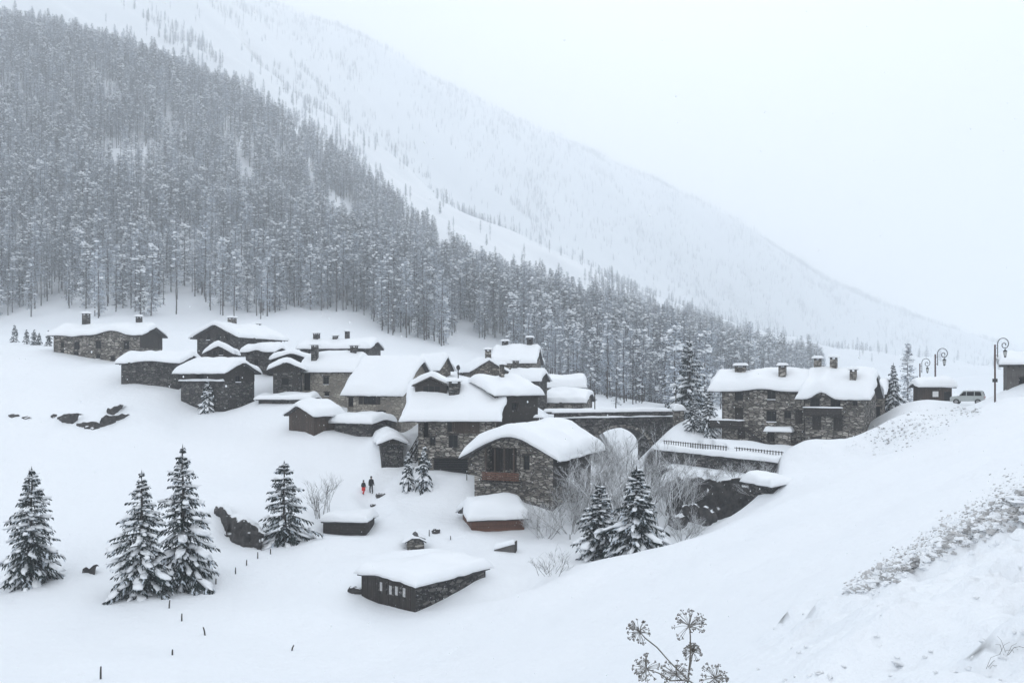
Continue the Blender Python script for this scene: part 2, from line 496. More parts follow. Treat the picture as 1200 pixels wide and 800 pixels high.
H('h14b', 'timber_wing', 'dark timber side wing with a receding eave right of the dormer roof', 580, 101, 42, 562, 463, 'a', 22, xr=630, Lb=7, wall=D, snow=0.9, over=0.5, allwood=True, op=[('a', 603, 476, 1.0, 0.9, 'win')], chim=[(588, 0.55, 0.5, 1.4)])
H('h15', 'arched_roof_house', 'stone house with curved snow-laden gable and wooden balcony beside the stream', 648, 88, 68, 602, 534, 'a', 30, xl=556, xr=692, ybl=578, wall=S, snow=1.15, over=1.1, roundc=1.6,
  op=[('b', 588, 523, 3.4, 2.6, 'loggia'), ('b', 592, 555, 0.5, 0.8, 'win'), ('b', 600, 555, 0.5, 0.8, 'win'), ('b', 617, 542, 0.7, 1.5, 'win')], sidewood=True, chim=[(656, 0.3, 0.9, 0.7)])
H('h16', 'red_brown_hut', 'reddish-brown wooden hut under a thick snow cushion by the stone house', 553, 84, 14, 622, 609, 'a', 18, xr=614, Lb=4.6, ybr=625, ybl=607, wall='wood_red', snow=1.25, over=0.45, allwood=True, op=[], woodmat='wood_red')
H('h17', 'dugout_stable', 'low half-buried stable with four pale panels on its dark front', 487, 62, 50, 714, 688, 'a', 5, xl=424, xr=569, ybl=700, ybr=673, wall=D, snow=0.7, over=0.25, allwood=False,
  op=[('b', 446, 687, 0.42, 0.75, 'panel'), ('b', 457, 691, 0.42, 0.75, 'panel'), ('b', 464, 692, 0.42, 0.75, 'panel'), ('b', 473, 694, 0.42, 0.75, 'panel')], frontwood=True)
H('h20', 'flat_topped_shed', 'dark low box shed beside the bare bush and spruce', 428, 84, 84, 629, 613, 'b', 4, xl=379, La=3.2, ybl=626, wall='wood_dark', snow=0.7, over=0.2, allwood=True, op=[])
H('h22', 'broad_gabled_house', 'broad stone gable with low peak in the back row left of the tower', 553, 140, 14, 452, 435, 'b', 30, xr=592, Lb=11, wall=W_, snow=0.8, over=0.5, op=[], chim=[(574, 0.5, 0.9, 1.0), (546, 0.05, 0.9, 1.4)])
H('h23', 'back_row_house', 'rearmost stone house with a chimney at its right gable end', 624, 150, 80, 447, 425, 'b', 26, xl=577, xr=634, wall=S, snow=0.9, over=0.5, op=[('a', 629, 422, 0.8, 1.0, 'win')], chim=[(621, 0.5, 1.2, 1.0), (592, 0.5, 1.2, 0.4)])
H('h23b', 'tower_like_house', 'narrow dark stone house with sloping snow roof standing like a tower', 631, 127, 70, 478, 446, 'b', 30, xl=596, xr=641, wall=D, snow=0.8, over=0.4, op=[], chim=[(604, 0.5, 0.9, 0.9)])
H('h24', 'upper_long_shed', 'long low shed with flat snow roof at forest edge left of the bridge', 684, 140, 88, 472, 454, 'b', 24, xl=641, La=5, wall=S, snow=1.1, over=0.4, op=[])
H('h24b', 'lower_long_shed', 'low stone outbuilding with snow roof at the near end of the bridge', 684, 131, 78, 487, 472, 'b', 14, xl=640, xr=694, wall=S, snow=0.8, over=0.5, op=[])
H('h25', 'snowed_in_house', 'mostly hidden house with snow roof and three chimneys behind the beige house', 432, 152, 80, 424, 408, 'b', 20, xl=352, xr=446, wall=D, snow=0.9, over=0.5, op=[], chim=[(371, 0.55, 1.1, 0.8), (393, 0.55, 0.9, 0.3), (407, 0.5, 0.8, 1.0)])
H('a1', 'stone_inn', 'large stone house with side balcony and outdoor stair above the gully', 942, 111, 66, 524, 458, 'b', 21, xl=846, La=9, ybl=514, wall=S, snow=1.2, over=0.6, overl=1.6, brow=[('b', 893, 34, 0.35)],
  op=[('b', 866, 463, 1.1, 1.2, 'win'), ('b', 904, 463, 1.1, 1.2, 'win'), ('b', 866, 486, 1.1, 1.7, 'door'), ('b', 904, 488, 1.3, 1.5, 'win'), ('b', 923, 486, 0.9, 0.9, 'win'), ('b', 937, 489, 0.9, 1.7, 'door'),
      ('b', 869, 508, 1.0, 1.3, 'door'), ('b', 903, 511, 0.9, 1.4, 'door')], chim=[(868, 0.6, 1.6, 0.7), (917, 0.8, 1.1, 1.3)], balcony=('b', 834, 873, 500, 492))
H('a2', 'eyebrow_roofed_house', 'large stone house with arched eave, long balcony and four roof chimneys', 1012, 106, 60, 522, 466, 'b', 25, xl=943, La=12, ybl=522, ybr=500, wall=S, snow=1.2, over=0.8, brow=[('b', 964, 17, 1.0)],
  op=[('b', 955, 470, 1.2, 1.5, 'win'), ('b', 979, 471, 1.2, 1.5, 'win'), ('b', 957, 496, 1.1, 1.7, 'door'), ('b', 982, 497, 1.1, 1.7, 'door'), ('b', 956, 516, 1.2, 0.6, 'win'), ('b', 982, 517, 1.2, 0.6, 'win'), ('b', 1002, 470, 0.6, 0.9, 'win'), ('a', 1017, 470, 1.2, 1.3, 'win')],
  chim=[(925, 0.45, 1.0, 1.3), (977, 0.5, 1.0, 1.1), (1000, 0.8, 0.9, 1.1)], balcony=('b', 944, 988, 486, 478))
H('a3', 'right_annex', 'short stone annex at the right end of the eyebrow-roofed house', 1034, 119, 60, 494, 462, 'b', 20, xl=1016, La=8, wall=W_, snow=0.9, over=0.4, op=[('b', 1027, 484, 0.9, 1.6, 'dark')])
H('hr', 'bus_shelter_hut', 'small brown wooden hut with notice and thick snow roof by the road', 1115, 108, 82, 470, 454, 'b', 12, xl=1081, La=3.4, ybl=470, wall='wood_brown', snow=1.15, over=0.45, allwood=True, vboards=True, woodmat='wood_brown', op=[])
H('hx', 'roadside_house', 'grey house corner cut off by the right edge of the photo', 1180, 90, -28, 453, 428, 'a', 10, xr=1262, Lb=8, wall='wood_grey', snow=0.8, over=0.5, op=[('a', 1199, 447, 0.8, 0.9, 'win')], allwood=True, woodmat='wood_grey')
H('hs', 'gully_shed', 'tiny dark shed peeking from the snow above the rocky gully', 906, 80, 18, 583, 571, 'b', 12, xr=931, Lb=4, wall=D, snow=0.9, over=0.35, gablewood=0.0, op=[])
H('well', 'wayside_oratory', 'tiny gabled stone hut alone in the snow above the half-buried stable', 477, 79, 8, 643, 635, 'b', 32, xr=497, Lb=1.4, wall=S, snow=0.10, over=0.2, op=[])

# ------------------------------------------------------------------ terrain
CT = []
def C(*rows):
    for r in rows:
        CT.append(P(*r))
# foreground bank and slope, from the camera's feet outwards
C((850, 800, 7.0), (950, 800, 5.6), (1080, 800, 4.7), (1200, 800, 4.2), (760, 800, 15), (650, 800, 28), (520, 800, 39), (300, 800, 46), (118, 797, 47), (-60, 800, 46), (-300, 800, 46))
C((1250, 700, 5.4), (1120, 700, 7.2), (1000, 730, 8.6), (920, 760, 8.2), (1200, 640, 8.5), (1100, 655, 11), (1010, 700, 12.5))
C((1240, 600, 9), (1330, 560, 10), (1200, 585, 14), (1120, 622, 15.5), (1000, 690, 17), (900, 740, 15), (800, 745, 26))
C((1200, 562, 21), (1100, 610, 26), (1000, 650, 29), (900, 690, 30), (800, 700, 38), (700, 735, 40), (600, 745, 49), (500, 745, 54), (240, 745, 56), (0, 745, 56))
C((1200, 525, 36), (1100, 565, 42), (1000, 600, 46), (900, 640, 47), (800, 665, 51), (700, 690, 54), (620, 690, 62))
C((1200, 500, 55), (1100, 525, 60), (1000, 560, 63), (920, 592, 61), (850, 622, 59), (780, 642, 60), (700, 664, 62), (640, 668, 68), (600, 668, 71))
C((1200, 487, 66), (1166, 471, 76), (1230, 470, 76), (1180, 470, 62), (1300, 475, 50), (1500, 480, 40), (1200, 462, 95), (1137, 478, 104), (1165, 474, 100), (1120, 474, 114), (1150, 466, 140), (1250, 462, 130))
C((1100, 508, 78), (1060, 529, 84), (1010, 530, 90), (1090, 480, 98), (1050, 496, 98), (1025, 510, 97), (1080, 472, 104), (1040, 478, 112), (1060, 486, 93), (1128, 493, 88))
C((950, 560, 84), (990, 523, 98), (930, 516, 97), (915, 535, 95), (900, 565, 85), (925, 558, 82), (965, 526, 99), (900, 590, 75))
# behind the foreground crest: the gully
C((760, 652, 70), (720, 645, 75), (690, 640, 78), (800, 634, 78), (840, 616, 82), (735, 612, 92), (780, 606, 92), (700, 604, 92), (830, 598, 88), (870, 590, 86), (760, 570, 108), (720, 555, 120), (727, 528, 145))
C((690, 540, 112), (790, 540, 112), (800, 548, 100), (850, 550, 98), (885, 553, 95))
C((790, 512, 116), (830, 512, 114), (800, 524, 108), (860, 534, 103), (905, 545, 99), (880, 522, 106))
C((795, 497, 124), (840, 495, 135), (900, 500, 145), (650, 490, 125), (700, 495, 170), (780, 490, 180))
# meadow left and village ground
C((0, 690, 69), (40, 684, 69), (100, 690, 68), (165, 697, 67), (215, 692, 68), (300, 690, 68), (400, 700, 65), (560, 690, 66), (430, 722, 61), (520, 712, 62), (600, 700, 66))
C((100, 650, 75), (180, 640, 78), (60, 620, 82), (270, 662, 73), (335, 640, 78), (395, 632, 80), (430, 652, 75), (520, 655, 76), (560, 650, 76), (600, 640, 79), (630, 640, 79), (470, 620, 84), (520, 610, 87), (650, 645, 78))
C((305, 646, 76), (255, 600, 86), (300, 590, 88), (230, 600, 85), (0, 560, 94), (120, 560, 94), (220, 560, 96), (320, 560, 98), (380, 575, 95), (428, 579, 96), (470, 578, 95), (520, 575, 94), (560, 582, 92), (600, 600, 88), (560, 560, 96))
C((0, 505, 108), (80, 507, 106), (150, 500, 108), (0, 470, 116), (80, 470, 118), (148, 474, 118), (220, 500, 114), (300, 510, 110), (360, 530, 106), (420, 535, 104), (440, 548, 101), (490, 545, 102), (340, 470, 121), (310, 480, 118), (335, 468, 124))
C((0, 430, 135), (60, 435, 132), (110, 440, 132), (0, 405, 160), (40, 402, 165), (-100, 420, 160), (-150, 520, 110), (-150, 640, 80), (-250, 480, 120))
C((727, 556, 124), (727, 552, 130), (725, 543, 138), (752, 552, 127), (705, 552, 127), (655, 490, 130), (640, 488, 128), (668, 492, 134), (630, 480, 134), (655, 472, 142), (640, 470, 146), (670, 474, 148))
C((440, 522, 103.5), (425, 520, 105), (1140, 484, 80), (1147, 481, 90), (1118, 492, 84), (1128, 481, 98), (485, 650, 70.5), (540, 651, 71.5), (440, 652, 72))
C((480, 530, 103), (482, 510, 106), (530, 440, 130), (470, 430, 145), (640, 490, 122))
# forest foot and the mountain
C((0, 375, 338), (100, 368, 338), (200, 372, 330), (330, 372, 330), (420, 388, 322), (500, 408, 308), (560, 414, 322), (640, 440, 315), (720, 470, 322), (800, 478, 338), (880, 468, 450), (960, 455, 630), (1060, 452, 900), (1200, 446, 900), (1350, 440, 750), (-200, 380, 360))
C((0, 230, 495), (150, 250, 480), (300, 285, 480), (430, 320, 465), (560, 360, 465), (700, 400, 480), (830, 430, 570), (920, 445, 705), (-250, 230, 495))
C((0, 70, 705), (130, 105, 705), (250, 150, 705), (350, 205, 705), (430, 265, 690), (560, 335, 675), (700, 375, 690), (830, 402, 810), (930, 432, 960), (-250, 60, 675))
C((150, -60, 1800), (300, 60, 1901), (430, 160, 2000), (560, 245, 2099), (700, 310, 2200), (830, 360, 2400), (950, 412, 2600), (-100, -80, 1062), (-400, -60, 1000))
C((60, -160, 2640), (270, -10, 2640), (400, 36, 2816), (480, 78, 2904), (560, 120, 2992), (640, 152, 3168), (720, 190, 3256), (800, 222, 3432), (900, 288, 3608), (1000, 348, 3784), (1100, 402, 3960), (1180, 436, 4048), (-400, -160, 2464))
C((400, 190, 4224), (800, 300, 4576), (1000, 390, 4752))
# beyond the road the valley runs on, level
C((1250, 440, 1300), (1400, 438, 1500), (1250, 440, 3800), (1450, 436, 3800), (1700, 430, 1200), (1600, 430, 600), (1800, 460, 300))
C((-500, 420, 160), (-700, 600, 80))
CT += [Vector((-20, -15, EYE - 8)), Vector((-45, 10, EYE - 16)), Vector((-60, 30, EYE - 17)), Vector((0, -3, EYE - 2.0)), Vector((4, -6, EYE - 1.6)), Vector((15, 0, EYE - 1.2)), Vector((30, -10, EYE - 1)), Vector((-4, 2, EYE - 4.0)), Vector((0.2, 3.0, EYE - 2.15)), Vector((-30, -60, EYE - 10)), Vector((60, -60, EYE + 8)), Vector((90, 10, EYE + 5)), Vector((-160, -40, EYE - 12))]
for h in HOUSES:
    CT.append(h['M'].copy())
    if h['ybl']:
        q = h['M'] + h['b'] * h['Lb']
        CT.append(Vector((q.x, q.y, EYE + (HOR - h['ybl']) / FPX * q.y)))
    if h['ybr']:
        q = h['M'] + h['a'] * h['La']
        CT.append(Vector((q.x, q.y, EYE + (HOR - h['ybr']) / FPX * q.y)))
# drop near-duplicates
cts = []
for p in CT:
    if all((p.x - q.x) ** 2 + (p.y - q.y) ** 2 > (0.012 * max(p.y, 8)) ** 2 for q in cts):
        cts.append(p)
CTA = np.array([tuple(p) for p in cts])
CD = np.hypot(CTA[:, 0], CTA[:, 1])
CC = np.maximum(0.8, 0.035 * CD)
def _phi(x, y):
    return np.sqrt((x[:, None] - CTA[None, :, 0]) ** 2 + (y[:, None] - CTA[None, :, 1]) ** 2 + CC[None, :] ** 2)
_n = len(CTA)
_A = np.zeros((_n + 3, _n + 3))
_A[:_n, :_n] = _phi(CTA[:, 0], CTA[:, 1]) - np.diag(0.02 + 0.0006 * CD)
_A[:_n, _n] = 1; _A[:_n, _n + 1] = CTA[:, 0]; _A[:_n, _n + 2] = CTA[:, 1]
_A[_n:, :_n] = _A[:_n, _n:].T
_w = np.linalg.solve(_A, np.concatenate([CTA[:, 2], [0, 0, 0]]))

def vnoise(x, y, seed=0):
    xi = np.floor(x).astype(np.int64); yi = np.floor(y).astype(np.int64)
    fx = x - xi; fy = y - yi
    fx = fx * fx * fx * (fx * (fx * 6 - 15) + 10); fy = fy * fy * fy * (fy * (fy * 6 - 15) + 10)
    def hsh(a, b):
        n = (a * 374761393 + b * 668265263 + seed * 974711) & 0x7fffffff
        n = ((n ^ (n >> 13)) * 1274126177) & 0x7fffffff
        return ((n ^ (n >> 16)) & 0xffff) / 65535.0 - 0.5
    a = hsh(xi, yi); b = hsh(xi + 1, yi); c = hsh(xi, yi + 1); d = hsh(xi + 1, yi + 1)
    return (a * (1 - fx) + b * fx) * (1 - fy) + (c * (1 - fx) + d * fx) * fy

def sst(x, a, b):
    t = np.clip((x - a) / (b - a), 0, 1)
    return t * t * (3 - 2 * t)

def rough_zone(x, y):
    """ploughed, lumpy snow: the road bank by the camera and the cut bank by the road"""
    px = 600 + 1000 * x / np.maximum(y, 1); 
    bank = sst(x - 0.18 * y, 0.4, 2.2) * (1 - sst(y, 11, 15)) * sst(y, 0, 2)
    ca = np.exp(-(((x - 36.5) / 6) ** 2 + ((y - 89) / 6) ** 2) * 1.2)
    return bank, ca

def height(x, y):
    x = np.asarray(x, float); y = np.asarray(y, float)
    sh = x.shape
    x = x.ravel(); y = y.ravel()
    out = np.empty(len(x))
    for i in range(0, len(x), 20000):
        s = slice(i, i + 20000)
        out[s] = _phi(x[s], y[s]) @ _w[:_n] + _w[_n] + _w[_n + 1] * x[s] + _w[_n + 2] * y[s]
    d = np.hypot(x, y)
    near = 1 - sst(d, 150, 260)
    out += near * sst(d, 2, 30) * (0.75 * vnoise(x / 8, y / 8, 1) + 0.26 * vnoise(x / 2.6 + 0.3 * y / 2.6, y / 3.4, 2))
    out += 0.05 * vnoise(x / 0.9, y / 0.9, 3) * near
    bank, ca = rough_zone(x, y)
    lump = 0.34 * vnoise(x / 0.75, y / 0.75, 4) + 0.26 * np.abs(vnoise(x / 0.33, y / 0.33, 5)) + 0.10 * np.abs(vnoise(x / 0.13, y / 0.13, 6))
    out += bank * lump * 1.5
    out += ca * (0.7 * vnoise(x / 1.6, y / 1.6, 7) + 0.5 * np.abs(vnoise(x / 0.8, y / 0.8, 8)))
    # the gully wall: a shelf under the terrace wall, and the bed at the foot of the rocks
    yy = np.maximum(y, 1.0)
    px = 600 + FPX * x / yy
    lat = sst(px, 752, 772) * (1 - sst(px, 902, 916)) * (y > 80) * (y < 118)
    if lat.any():
        Wl = np.interp(px, [770, 911], [110, 97]); Fl = np.interp(px, [786, 903], [97.5, 90])
        wt = EYE + np.interp(px, [770, 911], [-8.9, -9.3])
        shelf = EYE + np.interp(px, [770, 911], [-10.5, -11.1]); bed = EYE + np.interp(px, [770, 820, 903], [-15.2, -15.8, -12.8])
        kb = sst(y, 82, 87)
        cap = np.where(y < Fl + 0.4, bed, np.where(y < Wl + 1.5, shelf, 1e3))
        o2 = np.minimum(out, np.where(y < Fl + 0.4, bed * kb + out * (1 - kb), cap))
        o2 = np.where((y >= Wl + 1.5) & (y < Wl + 8), np.maximum(o2, wt + 0.25), o2)
        out = out * (1 - lat) + o2 * lat
    # trodden path below the alley
    pts = [P(*q) for q in ((447, 606, 90), (436, 592, 93), (430, 579, 96), (446, 562, 98.5), (464, 546, 101), (481, 526, 103.5))]
    sel = (y > 85) & (y < 108) & (np.abs(x + 14) < 9)
    if sel.any():
        best = np.full(int(sel.sum()), 1e9)
        for a, b in zip(pts[:-1], pts[1:]):
            ex, ey = b.x - a.x, b.y - a.y
            t = np.clip(((x[sel] - a.x) * ex + (y[sel] - a.y) * ey) / (ex * ex + ey * ey), 0, 1)
            best = np.minimum(best, np.hypot(x[sel] - a.x - t * ex, y[sel] - a.y - t * ey))
        out[sel] += -0.45 * np.exp(-(best / 0.9) ** 2) + 0.22 * np.exp(-((best - 1.9) / 0.7) ** 2)
    far = sst(d, 320, 950)
    f = np.zeros_like(out)
    for k, (wl, am) in enumerate(((260, 60), (120, 34), (55, 16), (24, 7))):
        f += am * vnoise(x / wl + 0.4 * y / wl, y / wl, 10 + k)
    ridge = np.abs(vnoise((x * 0.9 + y * 0.35) / 90, (y - x * 0.2) / 330, 20))
    out += far * (f * 0.55 - 22 * ridge)
    mid = sst(d, 240, 330) * (1 - far)
    out += mid * (3 * vnoise(x / 30, y / 30, 9))
    return out.reshape(sh)

def hz(x, y):
    return float(height(np.array([x]), np.array([y]))[0])

def G(px, py, dmin=3.0, dmax=400.0):
    """the point where the ray through a photo pixel first meets the snow"""
    d = np.geomspace(dmin, dmax, 900)
    x = (px - 600) / FPX * d
    zr = EYE + (HOR - py) / FPX * d
    below = zr < height(x, d)
    i = int(np.argmax(below)) if below.any() else len(d) - 1
    dd = np.linspace(d[max(i - 1, 0)], d[i], 12)
    zz = height((px - 600) / FPX * dd, dd)
    j = int(np.argmax(EYE + (HOR - py) / FPX * dd < zz)) if (EYE + (HOR - py) / FPX * dd < zz).any() else 11
    dd = dd[j]
    return Vector(((px - 600) / FPX * dd, dd, hz((px - 600) / FPX * dd, dd)))

def ground_sheet():
    def axis(lo, hi, c, s0, al):
        L = s0 / al
        t0 = math.asinh((lo - c) / L); t1 = math.asinh((hi - c) / L)
        n = int((t1 - t0) / al)
        return c + L * np.sinh(np.linspace(t0, t1, n))
    xs = axis(-2900, 3400, 2.5, 0.07, 0.0138)
    ys = np.concatenate([[-120, -80, -50, -36], axis(-26, 4600, 6, 0.07, 0.0125)])
    X, Y = np.meshgrid(xs, ys)
    Z = height(X, Y)
    nx, ny = len(xs), len(ys)
    v = np.stack([X, Y, Z], -1).reshape(-1, 3)
    i = np.arange(nx - 1)[None, :] + nx * np.arange(ny - 1)[:, None]
    f = np.stack([i, i + 1, i + nx + 1, i + nx], -1).reshape(-1, 4)
    me = bpy.data.meshes.new('snow_ground')
    me.vertices.add(len(v)); me.vertices.foreach_set('co', v.ravel())
    me.loops.add(f.size); me.loops.foreach_set('vertex_index', f.ravel().astype(np.int32))
    me.polygons.add(len(f)); me.polygons.foreach_set('loop_start', (np.arange(len(f)) * 4).astype(np.int32))
    me.polygons.foreach_set('use_smooth', np.ones(len(f), bool))
    me.update(); me.validate()
    me.materials.append(MATS['snow_ground'])
    o = bpy.data.objects.new('snow_ground', me)
    col.objects.link(o)
    o['kind'] = 'structure'
    print('ground', nx, ny)
ground_sheet()

# ------------------------------------------------------------------ house builder
def fnoise(x, y, z, s):
    return mnoise.noise(Vector((x / s, y / s, z)))

def snow_slab(name, fn, x0, x1, y0, y1, t, seed, parent, cell=0.55, mat='roof_snow', r=None, namp=1.0):
    """a cushion of snow over a roof surface z = fn(x, y)"""
    r = r or min(0.75 * t, 0.35 * min(x1 - x0, y1 - y0))
    def ax(lo, hi):
        e = [0, 0.06 * r, 0.2 * r, 0.45 * r, 0.75 * r, r]
        n = max(2, int((hi - lo - 2 * r) / cell))
        return [lo + k for k in e] + [lo + r + (hi - lo - 2 * r) * k / n for k in range(1, n)] + [hi - k for k in reversed(e)]
    xs, ys = ax(x0, x1), ax(y0, y1)
    mb = MB()
    sd = seed * 7.7
    top = []
    for j, y in enumerate(ys):
        for i, x in enumerate(xs):
            ex = min(x - x0, x1 - x); ey = min(y - y0, y1 - y)
            fx = math.sqrt(max(0, 1 - (1 - min(ex / r, 1)) ** 2)); fy = math.sqrt(max(0, 1 - (1 - min(ey / r, 1)) ** 2))
            k = fx * fy
            nz = 0.34 * fnoise(x, y, sd, 2.6) + 0.13 * fnoise(x, y, sd + 3, 1.0)
            xx, yy = x, y
            wob = (0.34 * fnoise(x, y, sd + 9, 1.5) + 0.14 * fnoise(x, y, sd + 19, 0.6)) * namp
            if ex < r: xx += (1 if x > (x0 + x1) / 2 else -1) * (wob + 0.12) * (1 - ex / r)
            if ey < r: yy += (1 if y > (y0 + y1) / 2 else -1) * (wob + 0.12) * (1 - ey / r)
            z = fn(x, y) + k * (t * (1 + 0.4 * namp * fnoise(x, y, sd + 5, 4.5)) + nz * namp) + (0.01 if k > 0 else -0.06 - 0.1 * max(0, fnoise(x, y, sd + 2, 0.9)))
            top.append((xx, yy, z))
    mb.v = top
    nx, ny = len(xs), len(ys)
    for j in range(ny - 1):
        for i in range(nx - 1):
            a = j * nx + i
            mb.f.append((a, a + 1, a + nx + 1, a + nx)); mb.m.append(0)
    # underside, a little above the slates
    b0 = len(mb.v)
    mb.v += [(x, y, z - 0.05) for (x, y, z) in [(p[0], p[1], fn(min(max(p[0], x0), x1), min(max(p[1], y0), y1)) + 0.05) for p in top]]
    for j in range(ny - 1):
        for i in range(nx - 1):
            a = b0 + j * nx + i
            mb.f.append((a + nx, a + nx + 1, a + 1, a)); mb.m.append(0)
    ring = [i for i in range(nx)] + [nx * j + nx - 1 for j in range(1, ny)] + [nx * (ny - 1) + i for i in range(nx - 2, -1, -1)] + [nx * j for j in range(ny - 2, 0, -1)]
    for k in range(len(ring)):
        a, b = ring[k], ring[(k + 1) % len(ring)]
        mb.f.append((a, b0 + a, b0 + b, b)); mb.m.append(0)
    return mb.build(name, mat, parent, smooth=True)

def chimney(parent, x, y, zb, w, hgt, mat='stone_dark'):
    c = MB()
    c.box(x - w / 2, x + w / 2, y - w * 0.42, y + w * 0.42, zb - 1.6, zb + hgt)
    o = c.build('chimney', mat, parent)
    cp = MB()
    k = w / 2 + 0.1
    for sx in (-1, 1):
        for sy in (-1, 1):
            cp.box(x + sx * (w / 2 - 0.1) - 0.08, x + sx * (w / 2 - 0.1) + 0.08, y + sy * (w * 0.42 - 0.1) - 0.08, y + sy * (w * 0.42 - 0.1) + 0.08, zb + hgt, zb + hgt + 0.2)
    cp.box(x - k, x + k, y - k * 0.9, y + k * 0.9, zb + hgt + 0.2, zb + hgt + 0.29)
    cp.build('chimney_cap', 'slate', o)
    z = zb + hgt + 0.295
    snow_slab('chimney_snow', lambda a, b: z, x - k, x + k, y - k * 0.9, y + k * 0.9, 0.3, hash((x, y)) % 97, o, cell=0.3, r=0.22, namp=0.2)

